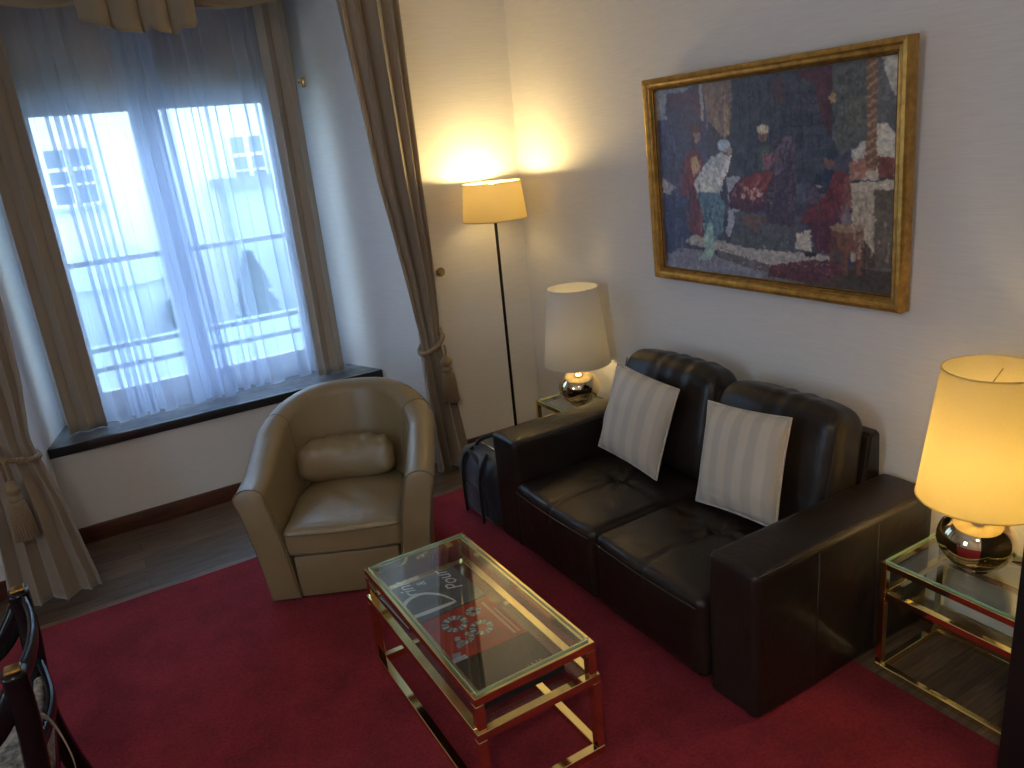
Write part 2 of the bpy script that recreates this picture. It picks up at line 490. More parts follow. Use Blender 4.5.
# ------------------------------------------------------------------ outside
def outside():
    g = box('ground', (-14, 6.0, -3.3), (26, 24, -3.2), M_grass, kind='structure')
    Y = 14.
    b = thing('apartment_building', 'white rendered building with small white-barred windows seen through the sheer curtain', 'building', (0, Y, -3.2))
    def local(lo, hi): return ((lo[0], lo[1]-Y, lo[2]+3.2), (hi[0], hi[1]-Y, hi[2]+3.2))
    box('wall', *local((-6, Y, -3.2), (9, Y+5, 5.2)), M_facade, b)
    bm = bmesh.new()
    for p in [(-6.3, Y-.4, 5.2), (9.3, Y-.4, 5.2), (9.3, Y+5.4, 5.2), (-6.3, Y+5.4, 5.2), (-3.5, Y+2.5, 7.2), (6.5, Y+2.5, 7.2)]:
        bm.verts.new((p[0], p[1]-Y, p[2]+3.2))
    bm.verts.ensure_lookup_table(); v = bm.verts
    for f in ([0, 1, 5, 4], [2, 3, 4, 5], [1, 2, 5], [3, 0, 4], [3, 2, 1, 0]): bm.faces.new([v[i] for i in f])
    from_bm('roof', bm, M_slate, b)
    for (x0, x1, z0, z1) in [(.13, .72, 1.67, 2.47), (2.86, 3.36, 1.62, 2.44), (-2.6, -2.0, 1.65, 2.45), (5.6, 6.2, 1.65, 2.45)]:
        w = boxes('window', [local((x0-.07, Y-.04, z0-.07), (x1+.07, Y-.001, z1+.07))], M_facade, b)
        box('pane', *local((x0, Y-.045, z0), (x1, Y-.035, z1)), M_darkpane, w)
        xm = (x0+x1)/2
        boxes('glazing_bar', [local((xm-.04, Y-.07, z0), (xm+.04, Y-.04, z1)), local((x0, Y-.068, z1-.32), (x1, Y-.042, z1-.26)),
                              local((x0, Y-.068, z0+.26), (x1, Y-.042, z0+.30))], M_facade, w)
        box('window_ledge', *local((x0-.1, Y-.12, z0-.1), (x1+.1, Y-.05, z0-.06)), M_facade2, w)
    # lower grey-blue annexe at the right
    Y2 = 13.2
    a = thing('annexe', 'lower pale blue-grey annexe in front of the white building', 'building', (0, Y2, -3.2))
    box('wall', (2.55, 0, 0), (6.5, .78, 4.85), M_facade2, a)
    box('roof', (2.4, -.12, 4.85), (6.6, .78, 5.0), M_slate, a)
    box('chimney_stub', (2.36, -.1, 4.9), (2.48, .1, 5.02), M_slate, a)
    # trees
    def crown(name, c, prof, seed, n=900, sz=.09):
        rnd = random.Random(seed); V = []; F = []
        for i in range(n):
            k = rnd.random(); j = int(k*(len(prof)-1)); t = k*(len(prof)-1)-j
            r = prof[j][0]*(1-t)+prof[j+1][0]*t; z = prof[j][1]*(1-t)+prof[j+1][1]*t
            a = rnd.random()*2*PI; rr = r*(.75+.3*rnd.random())
            p = Vector((rr*math.cos(a), rr*math.sin(a), z))+Vector(c)
            u = Vector((rnd.uniform(-1, 1), rnd.uniform(-1, 1), rnd.uniform(-1, 1))).normalized()
            w = u.cross(Vector((rnd.uniform(-1, 1), rnd.uniform(-1, 1), 1))).normalized()
            o = len(V); V += [p-u*sz, p+w*sz*.5, p+u*sz, p-w*sz*.5]; F.append([o, o+1, o+2, o+3])
        m = len(V); seg = 14
        for r, z in prof:
            for s in range(seg):
                a = 2*PI*s/seg; V.append(Vector((r*.86*math.cos(a), r*.86*math.sin(a), z))+Vector(c))
        for j in range(len(prof)-1):
            for s in range(seg):
                F.append([m+j*seg+s, m+j*seg+(s+1) % seg, m+(j+1)*seg+(s+1) % seg, m+(j+1)*seg+s])
        return V, F
    def tree(name, label, loc, prof, seed, n, trunk, sz=.09):
        t = thing(name, label, 'tree', loc)
        V, F = crown(name, (0, 0, 0), prof, seed, n, sz)
        link_mesh('foliage', V, F, M_leaf, t, smooth=False)
        lathe('trunk', [(.0, 0), (.07, 0), (.05, trunk), (.0, trunk)], M_slate, t, 10)
    tree('conifer', 'dark conical conifer outside the right-hand window pane', (2.45, 12.3, -3.2),
         [(.05, .4), (.62, .7), (.5, 1.9), (.35, 2.8), (.18, 3.5), (.02, 3.9)], 3, 1500, .8)
    tree('topiary_tree', 'small round topiary ball tree outside the left-hand window pane', (1.27, 12., -3.2),
         [(.02, 3.0), (.14, 3.06), (.19, 3.22), (.14, 3.4), (.02, 3.48)], 4, 300, 3.05, .04)
    # domed pavilion roof and a low garden wall
    p = thing('garden_pavilion', 'round garden pavilion with a grey dome beyond the left pane', 'pavilion', (.62, 12.6, -3.2))
    lathe('dome', [(.72, 3.75), (.70, 3.9), (.55, 4.12), (.3, 4.24), (.0, 4.28)], M_facade2, p, 32)
    lathe('drum', [(.62, 0), (.62, 3.75), (.72, 3.75)], M_facade2, p, 32)
    gw = box('garden_wall', (-5, 11.2, -3.2), (8, 11.4, -.1), M_facade2)
    tag(gw, 'long low pale garden wall across the yard below the windows', 'wall')
    # guard rail bars fixed outside the window
    r = thing('window_guard_rail', 'grey metal guard rail with two bars outside the window', 'railing', (0, 5.55, 0))
    for z in (.80, .93):
        box('bar', (-.25, -.015, z), (1.55, .015, z+.032), M_rail, r, bev=.004)
    for x in (-.24, 1.52):
        box('bracket', (x, -.2, .76), (x+.02, .016, .98), M_rail, r)
outside()

# ------------------------------------------------------------------ curtains
def cloth_grid(name, fx, nu, nv, mat, parent=None, thick=0.0):
    V = []; F = []
    for j in range(nv+1):
        for i in range(nu+1):
            V.append(fx(i/nu, j/nv))
    for j in range(nv):
        for i in range(nu):
            a = j*(nu+1)+i
            F.append([a, a+1, a+nu+2, a+nu+1])
    o = link_mesh(name, V, F, mat, parent)
    if thick:
        s = o.modifiers.new('solid', 'SOLIDIFY'); s.thickness = thick; s.offset = 0
    return o

def drape(name, label, rows, folds, seed, parent_loc, mat=M_drape, amp=.035, mirror=False, cat='curtain', thick=.004):
    """rows (z, xl, xr, y, depth): pleated hanging cloth"""
    root = thing(name, label, cat, parent_loc)
    ztop, zbot = rows[0][0], rows[-1][0]
    rnd = random.Random(seed)
    ph = [rnd.uniform(-.5, .5) for _ in range(8)]
    L = Vector(parent_loc)
    def fx(u, v):
        z = ztop+(zbot-ztop)*v
        xl, xr, y, dp = interp(rows, z)
        uu = 1-u if mirror else u
        w = xr-xl
        ang = 2*PI*folds*uu + .9*math.sin(2*PI*uu+ph[0])+.5*math.sin(3.1*v+ph[1]) + .3*math.sin(3*PI*uu+2*v+ph[2])
        s = math.sin(ang)
        x = xl+w*uu+ .24*w/folds*math.sin(2*ang)*.5 + .05*w*math.sin(PI*uu)*math.sin(2.3*v+ph[4])
        dy = dp*(s*.7+.3*math.sin(ang*.5+ph[3])) * (0.6+.4*math.sin(PI*uu)**.5)
        return Vector((x, y-dy, z))-L
    c = cloth_grid('panel', fx, folds*26, 90, mat, root, thick)
    return root, c

def tassel_set(root, cx, cy, z, hw, hd, tx, ty, tz, knob, drop=.0):
    """rope loop round the drape, tassel in front, both children of a tieback"""
    L = Vector(root.location)
    pts = []
    for k in range(40):
        a = 2*PI*k/40
        pts.append(Vector((cx+hw*math.cos(a), cy+hd*math.sin(a), z+.045*math.cos(a)*(-1 if knob[0] < cx else 1)+.012*math.sin(a)))-L)
    # two twisted strands
    A = []; B = []
    n = len(pts)
    for i in range(n*4):
        t = i/4; p = pts[int(t) % n].lerp(pts[(int(t)+1) % n], t-int(t))
        a = i*1.1
        ctr = Vector((cx, cy, z))-L
        rad = (p-ctr); rad.z = 0; rad.normalize()
        off = rad*math.cos(a)*.008+Vector((0, 0, 1))*math.sin(a)*.008
        A.append(p+off); B.append(p-off)
    v1, f1 = tube_geo(A, .009, 6, True); v2, f2 = tube_geo(B, .009, 6, True)
    o = len(v1)
    link_mesh('rope', v1+v2, f1+[[i+o for i in q] for q in f2], M_rope, root)
    K = Vector(knob)-L
    e = Vector((cx+(hw if knob[0] > cx else -hw), cy+hd*.2, z+.04))-L
    tube('rope_end', spline([e, e.lerp(K, .5)+Vector((0, 0, .03)), K], 8), .008, M_rope, root)
    T = Vector((tx, ty, tz))-L
    tube('hanger_cord', spline([Vector((tx, ty, z+.0))-L, T+Vector((.004, 0, .02)), T], 5), .007, M_rope, root)
    ts = lathe('tassel', [(.0, 0), (.016, -.004), (.02, -.012), (.034, -.03), (.037, -.045), (.03, -.062), (.018, -.07), (.03, -.078), (.034, -.09), (.027, -.104),
                          (.034, -.115), (.040, -.16), (.047, -.235), (.05, -.29), (.045, -.292), (.0, -.285)], M_rope, root, 24, tuple(T))
    fr = []
    for k in range(26):
        a = 2*PI*k/26
        fr.append(([T+Vector((.034*math.cos(a), .034*math.sin(a), -.115)), T+Vector((.043*math.cos(a), .043*math.sin(a), -.18)), T+Vector((.052*math.cos(a+.05), .052*math.sin(a+.05), -.295))], .0042))
    tubes('fringe', fr, M_rope, ts, 5)

# right drape
rows = [(2.99, 1.50, 1.93, 4.26, .055), (2.77, 1.54, 1.905, 4.26, .055), (1.845, 1.615, 1.90, 4.26, .05), (1.38, 1.685, 1.905, 4.26, .045), (1.0, 1.735, 1.90, 4.26, .032),
        (.85, 1.755, 1.89, 4.26, .028), (.70, 1.75, 1.905, 4.25, .032), (.44, 1.745, 1.945, 4.24, .045), (.2, 1.74, 1.97, 4.22, .055), (.02, 1.735, 1.99, 4.20, .06)]
rd, _ = drape('drape', 'taupe satin drape right of the window, gathered by a tasselled rope', rows, 4, 11, (1.85, 4.25, 0))
tb = thing('curtain_tieback', 'gold rope tieback with tassel hanging on the right-hand drape', 'tieback', (1.85, 4.2, .85))
tassel_set(tb, 1.823, 4.25, .84, .078, .066, 1.865, 4.15, .775, (1.96, 4.375, .87))
# left drape
rows = [(2.99, -.80, -.28, 4.22, .05), (2.4, -.78, -.285, 4.22, .05), (1.5, -.70, -.29, 4.21, .05), (1.13, -.62, -.305, 4.21, .04), (.95, -.57, -.325, 4.21, .032), (.84, -.56, -.335, 4.21, .03), (.7, -.565, -.31, 4.20, .035),
        (.5, -.58, -.27, 4.18, .045), (.25, -.60, -.24, 4.16, .055), (.02, -.62, -.21, 4.14, .06)]
ld, _ = drape('drape', 'taupe satin drape at the left edge, pulled back and flaring to the floor', rows, 4, 5, (-.45, 4.18, 0), mirror=True)
tb2 = thing('curtain_tieback', 'gold rope tieback with large tassel on the left-hand drape', 'tieback', (-.45, 4.15, .8))
tassel_set(tb2, -.447, 4.205, .80, .128, .075, -.455, 4.09, .70, (-.60, 4.375, .85))
# brass holdback knob at the right
kb = lathe('holdback_knob', [(.0, 0), (.012, .002), (.012, .03), (.026, .036), (.03, .045), (.024, .055), (.0, .058)], M_knob, None, 24, (1.985, YF-.001, 1.25), (0, -1, 0))
tag(kb, 'small round brass knob on the wall beside the right drape', 'knob')
# small fitting on the recess wall
hk = boxes('wall_hook', [((-.012, -.02, -.03), (.012, 0, .03)), ((-.006, -.04, -.006), (.006, -.018, .006)), ((-.006, -.042, -.006), (.006, -.034, .025))], M_knob, bev=.002)
hk.location = (1.553, 5.055, 2.45); hk.rotation_euler = (0, 0, math.atan2(-.16, .42)+PI/2+PI)
tag(hk, 'tiny metal hook high on the right side of the window recess', 'hook')

# straight side curtains standing on the sill
def side_curtain(label, x0, x1, y, n, seed, z1=2.98):
    r = thing('side_curtain', label, 'curtain', ((x0+x1)/2, y, .612))
    rnd = random.Random(seed); p0 = rnd.uniform(0, 6)
    def fx(u, v):
        a = u*2*PI*n+p0
        return Vector(((u-.5)*(x1-x0)+.012*math.sin(2*a), -.028*math.sin(a)*(1-.15*v), (z1-.612)*(1-v)))
    cloth_grid('panel', fx, n*24, 40, M_inner, r, .004)
side_curtain('straight beige curtain standing on the left end of the sill', -.205, -.012, 4.95, 2, 1)
side_curtain('straight beige curtain standing on the right end of the sill', 1.295, 1.475, 4.93, 2, 2)

# sheers
def sheer(label, x0, x1, y, n, seed, dirn):
    r = thing('sheer_curtain', label, 'curtain', ((x0+x1)/2, y, .612))
    nu = n*36
    W = x1-x0
    def fx(u, v):
        am = .55+.45*math.sin(u*9.+seed*1.7)+.25*math.sin(u*23.+seed)
        p = 2*PI*n*u + 2.0*math.sin(2*PI*u*1.7+seed)+.35*math.sin(2.2*v+u*9)
        x = (u-.5)*W*(1+.05*v) - W/(4*PI*n)*(1.15+1.5*max(0, am))*math.sin(2*p) + dirn*.05*v
        y = (.010+.016*v)*math.sin(p) + (.012*math.sin(u*14+seed)-.02)*v**2
        return Vector((x, y, 2.37*(1-v)+.004+.006*(1+math.sin(p+1))*(v > .999)))
    cloth_grid('voile', fx, nu, 46, M_sheer, r)
sheer('white sheer voile panel over the left half of the window', -.03, .70, 4.975, 7, 3, .6)
sheer('white sheer voile panel over the right half of the window', .50, 1.30, 5.03, 7, 8, .2)

# roman blind behind the sheers
bl = thing('roman_blind', 'brown beige roman blind pulled up behind the sheers', 'blind', (.64, 5.12, 2.48))
box('panel', (-.80, -.006, .07), (.82, .006, .56), M_blind, bl)
for k in range(5):
    tube('fold', [(-.80, .004-.006*k, .012+.018*k), (.82, .004-.006*k, .012+.018*k)], .013, M_blind, bl, 10)

# valance: two side swags and a centre jabot of stepped pleats
va = thing('valance', 'olive gold swagged fabric valance above the window', 'valance', (.6, 4.38, 2.62))
def swag(name, x0, x1, zl, zr, sag, y):
    def fx(u, v):
        x = x0+(x1-x0)*u-.6
        zt = .44; zb = (zl*(1-u)+zr*u)-sag*math.sin(PI*u)**.8-2.62
        z = zt+(zb-zt)*v
        return Vector((x, y-4.38-.03*v*math.sin(PI*u)-.012*math.sin(v*26-2.5*math.sin(PI*u)), z))
    cloth_grid(name, fx, 30, 50, M_val, va, .004)
swag('swag', -.30, .38, 2.90, 2.79, .07, 4.40)
swag('swag', .82, 1.50, 2.78, 2.90, .07, 4.40)
# jabot: overlapping pleats with stepped hem
hem = [(.325, 2.71), (.385, 2.69), (.47, 2.675), (.475, 2.66), (.60, 2.655), (.615, 2.675), (.66, 2.655), (.745, 2.645), (.755, 2.67), (.825, 2.672), (.845, 2.71)]
def jab(u, v):
    x = .325+.52*u
    for i in range(len(hem)-1):
        if hem[i][0] <= x <= hem[i+1][0]+1e-9:
            t = (x-hem[i][0])/(hem[i+1][0]-hem[i][0]); zb = hem[i][1]*(1-t)+hem[i+1][1]*t; break
    else: zb = hem[-1][1]
    k = (u*4.0) % 1.0
    yy = -.05-.028*abs(math.sin(PI*(u*4.0)))-.018*k
    top = 3.07
    z = top+(zb-.015-top)*v
    return Vector((x-.6, yy, z-2.62))
cloth_grid('jabot', jab, 96, 14, M_val, va, .004)

# ------------------------------------------------------------------ sofa
sofa = thing('sofa', 'dark brown leather two-seat sofa with wide square arms', 'sofa', (2.2, 2.386, 0))
def sl(p): return (p[0]-2.2, p[1]-2.386, p[2])
SX0, SX1 = 1.66, 2.64
def armbox(y0, y1, name='arm'):
    sx, sy, sz = SX1-.02-SX0, y1-y0, .572
    def fn(p, n):
        q = p.copy()
        q.z += .006*math.cos(PI*p.y/sy)*(p.z > 0)
        q += n*.0035*noise.noise(Vector((p.x*5, p.y*9, p.z*5+y0)))
        return q
    a = rounded(name, (sx, sy, sz), .028, M_dleather, sofa, (28, 8, 14), fn, sl(((SX0+SX1-.02)/2, (y0+y1)/2, .0145+sz/2)))
    L = []
    for yy, sg in ((y0, -1), (y1, 1)):
        e = .0025
        L.append(([sl((SX0+.02, yy-sg*.012+sg*.004, .578)), sl((SX1-.14, yy-sg*.012+sg*.004, .578))], .0028))
        L.append(([sl((SX0+.006, yy-sg*.022, .07)), sl((SX0+.006, yy-sg*.022, .565))], .0026))
    for xx in (SX0+.30, SX0+.62):
        yy = y0-.001 if y0 < 2 else y1+.001
        L.append(([sl((xx, yy, .06)), sl((xx, yy, .565))], .0024))
    L.append(([sl((SX0+.006, y0+.02, .573)), sl((SX0+.006, y1-.02, .573))], .0028))
    tubes('seam', L, M_dseam, a, 5)
armbox(1.511, 1.735); armbox(3.037, 3.261)
box('base', sl((SX0+.045, 1.73, .05)), sl((SX1-.06, 3.04, .22)), M_dleather, sofa, bev=.012)
box('back_frame', sl((SX1-.20, 1.735, .05)), sl((SX1-.03, 3.037, .56)), M_dleather, sofa, bev=.03, seg=4)
# slanted upper back rail whose ends show beside the cushions
bm = bmesh.new()
for y0, y1 in ((1.735, 3.037),):
    P = [(2.49, .50), (2.535, .765), (2.60, .77), (2.615, .50)]
    vs = [bm.verts.new(sl((x, y0, z))) for x, z in P]; vt = [bm.verts.new(sl((x, y1, z))) for x, z in P]
    bm.faces.new(vs); bm.faces.new(vt[::-1])
    for i in range(4): bm.faces.new([vs[i], vt[i], vt[(i+1) % 4], vs[(i+1) % 4]])
bmesh.ops.bevel(bm, geom=bm.edges[:], offset=.012, segments=3, affect='EDGES')
from_bm('back_rail', bm, M_dleather, sofa, smooth=True, auto=40)
for (x, y) in ((1.74, 1.60), (1.74, 3.17), (2.50, 1.60), (2.50, 3.17)):
    boxes('leg', [(sl((x-.03, y-.03, .0145)), sl((x+.03, y+.03, .03)))], M_darkwood, sofa, bev=.004)
def seat(y0, y1):
    sx, sy, sz = .80, y1-y0-.004, .34
    cx = SX0-.022+sx/2
    def fn(p, n):
        q = p.copy()
        u, v = p.x/(sx/2), p.y/(sy/2)
        if p.z > 0:
            tz = p.z/(sz/2)
            b = .022*(1-min(1, abs(u))**3)*(1-min(1, abs(v))**3)
            # tuft button and the quilting seams running out of it
            dx, dy = p.x-.0, p.y
            d = math.hypot(dx, dy)
            b -= .030*math.exp(-(d/.045)**2)
            b -= .008*math.exp(-(dx/.012)**2)*math.exp(-(dy/.30)**4) + .008*math.exp(-(dy/.012)**2)*(1 if abs(u) < 1 else 1)
            a = math.atan2(dy, dx)
            b += .004*math.sin(a*9)*math.exp(-((d-.08)/.05)**2)
            q.z += b*tz
        if n.x < -.3:
            q.x -= .012*math.cos(PI*v/2)*max(0, min(1, (p.z+.17)/.2))
            q.x += .006*math.exp(-(p.y/.012)**2)*(p.z > .09)
        q += n*.003*noise.noise(Vector((p.x*7, p.y*7+y0, p.z*7)))
        return q
    c = rounded('seat_cushion', (sx, sy, sz), .04, M_dleather, sofa, (40, 44, 12), fn, sl((cx, (y0+y1)/2, .045+sz/2)))
    xx = SX0-.022-.004; L = []
    zz = .045+sz-.036
    L.append(([sl((xx-.003-.010*math.cos(PI*(t-.5)), y0+.03+(y1-y0-.06)*t, zz)) for t in [i/12 for i in range(13)]], .003))
    tubes('seam', L, M_dseam, c, 5)
    lathe('tuft_button', [(.0, .006), (.010, .004), (.014, 0), (.0, -.004)], M_dleather, c, 16, sl((cx+.0, (y0+y1)/2, .045+sz-.006)))
    return c
seat(1.737, 2.386); seat(2.386, 3.035)
def backc(y0, y1, seed, zc):
    sx, sy, sz = .20, y1-y0-.006, .52
    rot = Matrix.Rotation(math.radians(12), 3, 'Y')
    def fn(p, n):
        q = p.copy()
        u, w = p.y/(sy/2), p.z/(sz/2)
        q.x += (-1 if p.x < 0 else 1)*.035*(1-abs(u)**2.4)*(1-abs(w)**2.6)
        q.z += .028*(1-abs(u)**3.0)*(w > 0)*w - .012*abs(u)**6*(w > 0)
        q.y += .012*(1-abs(w)**2)*(1 if p.y > 0 else -1)*(abs(u) > .8)
        # gathers across the top
        top = max(0, (w-.25)/.75)
        q += n*(.0085*top*math.sin(p.y*62+2*noise.noise(Vector((p.y*6, seed, 0))))*max(0, .42+1.6*noise.noise(Vector((p.y*4.5, p.z*3, seed)))))
        q += n*.007*noise.noise(Vector((p.x*6, p.y*5+seed, p.z*5)))
        return q
    loc = (2.405, (y0+y1)/2, zc)
    c = rounded('back_cushion', (sx, sy, sz), .07, M_dleather, sofa, (10, 46, 28), fn, sl(loc), rot)
    M = Matrix.Translation(sl(loc)) @ rot.to_4x4()
    for sg in (-1, 1):
        pts = []
        for k in range(25):
            w = -.86+1.72*k/24
            q = Vector((-sx/2+.018, sg*(sy/2-.018), w*sz/2)); nn = Vector((-.7, sg*.7, 0))
            pts.append(M @ (fn(q, nn)+nn*.001))
        tube('seam', pts, .003, M_dseam, c, 5)
    return c
backc(1.745, 2.385, 1, .612); backc(2.385, 3.03, 5, .638)

# throw pillows
def pillow(label, loc, rot, s=.43, t=.13, seed=0):
    r = thing('throw_pillow', label, 'pillow', loc, 0, 'striped pillows on the sofa')
    r.rotation_euler = rot
    V = []; F = []; n = 26
    def shape(u, v, sgn):
        e = (1-abs(u)**2.6)*(1-abs(v)**2.6)
        k = 1-.04*(1-abs(v)**2)*abs(u)**2
        k2 = 1-.04*(1-abs(u)**2)*abs(v)**2
        w = .004*noise.noise(Vector((u*2.2, v*2.2, seed)))*2
        return Vector((u*s/2*k, sgn*(t/2*max(0, e)**.55)+w*(e > 0), v*s/2*k2))
    for sgn in (-1, 1):
        for j in range(n+1):
            for i in range(n+1):
                V.append(shape(-1+2*i/n, -1+2*j/n, sgn))
    m = (n+1)**2
    for k in (0, 1):
        for j in range(n):
            for i in range(n):
                a = k*m+j*(n+1)+i; q = [a, a+1, a+n+2, a+n+1]
                F.append(q if k == 0 else q[::-1])
    o = link_mesh('cover', V, F, M_pillow, r)
    bm = bmesh.new(); bm.from_mesh(o.data); bmesh.ops.remove_doubles(bm, verts=bm.verts, dist=1e-5); bm.to_mesh(o.data); bm.free()
    pts = []
    for k in range(4*n):
        side, f = divmod(k, n); t_ = -1+2*f/n
        u, v = [(t_, -1), (1, t_), (-t_, 1), (-1, -t_)][side]
        pts.append(shape(u, v, 1))
    tube('piping', pts, .005, M_pillow, r, 6, True)
    return r
# faces -X: local Y -> world; cushion plane spans local X (along wall) and Z (up)
pillow('cream striped satin pillow leaning on the left-hand sofa cushion', (2.175, 2.725, .66), (math.radians(-16), math.radians(5.), math.radians(-90)), .44, seed=1)
pillow('cream striped satin pillow leaning on the right-hand sofa cushion', (2.185, 2.075, .647), (math.radians(-16), math.radians(-5.), math.radians(-90)), .44, seed=4)

# ------------------------------------------------------------------ tub armchair
def armchair():
    W0, W1 = .375, .455; F0 = -.40; t = .14
    root = thing('tub_armchair', 'olive tan leather tub armchair with a small lumbar cushion', 'armchair', (.478, 3.38, .0), math.radians(-27.4))
    fl = Vector((.375, .40, 0))   # local centre measured from the front-left foot corner
    ca, sa = math.cos(math.radians(-27.4)), math.sin(math.radians(-27.4))
    root.location = (.478+ca*fl.x-sa*fl.y, 3.38+sa*fl.x+ca*fl.y, .014)
    def path(s, w, front, back):
        """s 0..1 round a U; returns point and outward normal"""
        R = w
        yc = back-R*.92
        L1 = yc-front; La = PI*R
        tot = 2*L1+La; d = s*tot
        if d < L1: return Vector((-w, front+d, 0)), Vector((-1, 0, 0))
        if d > L1+La: return Vector((w, yc-(d-L1-La), 0)), Vector((1, 0, 0))
        a = PI-(d-L1)/La*PI
        return Vector((R*math.cos(a), yc+R*.92*math.sin(a), 0)), Vector((math.cos(a), math.sin(a), 0))
    n = 72; V = []; prof_n = 0
    def h(s):
        k = min(s, 1-s)/.5
        return .60+.235*(3*min(1, k*1.15)**2-2*min(1, k*1.15)**3)
    for i in range(n+1):
        s = i/n
        a, na = path(s, W0, F0, .37); b, nb = path(s, W1, F0-.015, .445)
        H = h(s); row = []
        edge = min(1, min(s, 1-s)/.03)
        rr = t/2
        for z in (.012, .03, .15, .3, .42, .5):
            q = z/H; row.append(a.lerp(b, q**1.3)+Vector((0, 0, z*(H/.62 if z > .3 else 1))))
        zc = H-rr*.75
        cen = b-nb*rr
        for k in range(9):
            ang = k/8*PI
            row.append(cen+nb*rr*math.cos(ang)+Vector((0, 0, zc+rr*.75*math.sin(ang))))
        for z in (.5, .4, .28, .14, .012):
            q = z/H
            row.append(a.lerp(b, q**1.3)-nb*(t-.005)+Vector((0, 0, min(z, zc-.02))))
        for p in row:
            p += nb*.003*noise.noise(p*6)
        V += row; prof_n = len(row)
    Fc = []
    for i in range(n):
        for j in range(prof_n-1):
            A = i*prof_n+j
            Fc.append([A, A+prof_n, A+prof_n+1, A+1])
    # closed front panels, slightly domed
    for e, sg in ((0, 1), (n, -1)):
        base = e*prof_n
        cz = sum((V[base+j] for j in range(prof_n)), Vector())/prof_n
        inner = []
        for j in range(prof_n):
            p = V[base+j].lerp(cz, .12)+Vector((0, -.012, 0)); V.append(p); inner.append(len(V)-1)
        for j in range(prof_n):
            k = (j+1) % prof_n
            q = [base+j, base+k, inner[k], inner[j]]
            Fc.append(q if sg > 0 else q[::-1])
        Fc.append(inner if sg > 0 else inner[::-1])
    o = link_mesh('shell', V, Fc, M_tan, root)
    sharp_by_angle(o.data, 50)
    # piping along the front panel edges and panel seams on the back
    for e in (0, n):
        pts = [V[e*prof_n+j]+Vector((0, -.002, 0)) for j in range(prof_n)]
        tube('piping', spline(pts, 2), .0035, M_tanseam, o, 6)
    for s in (.27, .73):
        i = int(round(s*n)); pts = [V[i*prof_n+j] for j in range(4, prof_n)]
        tube('seam', spline(pts, 3), .0022, M_tanseam, o, 5)
    box('front_panel', (-.245, F0+.003, .012), (.245, F0+.06, .225), M_tan, root, bev=.01)
    box('under_frame', (-.24, F0+.05, .012), (.24, .20, .22), M_tan, root, bev=.01)
    # seat cushion: box cushion with rounded rear
    sx, sy, sz = .55, .62, .14
    def fn(p, nn):
        q = p.copy(); u, v = p.x/(sx/2), p.y/(sy/2)
        if v > 0: q.x *= 1-.22*v**2.2
        if p.z > 0:
            q.z += .03*(1-abs(u)**2.5)*(1-abs(v)**2.5)
            q.z += .005*math.sin(p.x*38+p.y*22+3*noise.noise(p*5))*math.exp(-((p.x+.03)/.13)**2-((p.y+.02)/.15)**2)
        if nn.y < -.3: q.y -= .02*(1-abs(u)**2)
        q += nn*.004*noise.noise(p*8)
        return q
    c = rounded('seat_cushion', (sx, sy, sz), .028, M_tan, root, (26, 28, 6), fn, (0, F0-.002+sy/2, .228+sz/2))
    pts = [Vector((-.27+.54*i/14, F0-.004-.02*(1-(abs(-.27+.54*i/14)/.28)**2)-.002, .345)) for i in range(15)]
    tube('seam', pts, .003, M_tanseam, c, 5)
    tube('seam', [p+Vector((0, 0, -.095)) for p in pts], .003, M_tanseam, c, 5)
    # lumbar cushion
    def fl2(p, nn):
        q = p.copy(); u, w = p.x/.25, p.z/.11
        q.x += .0
        q.z *= 1-.32*abs(u)**3
        q.y += -.035*(1-abs(u)**2)*(1-abs(w)**2)*(nn.y < 0)+.06*(1-u*u)
        top = max(0, w-.2)
        q += nn*.007*top*math.sin(p.x*70+3*noise.noise(p*9)) + nn*.007*noise.noise(p*9)
        return q
    rounded('lumbar_cushion', (.50, .13, .24), .06, M_tan, root, (30, 6, 14), fl2, (-.03, .10, .49), Matrix.Rotation(math.radians(-14), 3, 'X'))
armchair()

# ------------------------------------------------------------------ brass and glass tables
def brass_rails(name, L, parent, bev=.0018):
    bm = bmesh.new()
    for lo, hi in L: bm_box(bm, lo, hi, bev, 1)
    return from_bm(name, bm, M_brass, parent)
def ring(x0, x1, y0, y1, z0, z1, t):
    return [((x0, y0, z0), (x1, y0+t, z1)), ((x0, y1-t, z0), (x1, y1, z1)), ((x0, y0+t, z0), (x0+t, y1-t, z1)), ((x1-t, y0+t, z0), (x1, y1-t, z1))]
def brass_table(root, x0, x1, y0, y1, H, shelf, t=.020, out=.0, z0=.0, top=None):
    brass_rails('top_rim', ring(x0, x1, y0, y1, H-t, H, t), root)
    brass_rails('shelf_rim', ring(x0-out, x1+out, y0-out, y1+out, shelf-t, shelf, t), root)
    brass_rails('floor_rim', ring(x0-out, x1+out, y0-out, y1+out, z0, z0+t, t), root)
    for (x, sx) in ((x0, -1), (x1-t, 1)):
        for (y, sy) in ((y0, -1), (y1-t, 1)):
            l = brass_rails('leg', [((x+sx*out, y+sy*out, z0+t), (x+sx*out+t, y+sy*out+t, shelf-t))], root)
            brass_rails('post', [((x, y, shelf), (x+t, y+t, H-t))], l)
    g = box('glass_top', (x0+t*.55, y0+t*.55, H-.002), (x1-t*.55, y1-t*.55, H+.006), top or M_glass, root)
    boxes('glass_edge', ring(x0+t*.5, x1-t*.5, y0+t*.5, y1-t*.5, H-.0015, H+.0055, .0018), M_glassedge, g)
    s = box('glass_shelf', (x0-out+t, y0-out+t, shelf-.009), (x1+out-t, y1+out-t, shelf-.001), M_glass, root)
    return root
ct = thing('coffee_table', 'brass framed glass coffee table with magazines on its shelf', 'table', (.947, 2.188, .0141))
brass_table(ct, -.219, .219, -.463, .463, .436, .315, .030, .007, top=M_glasstop)
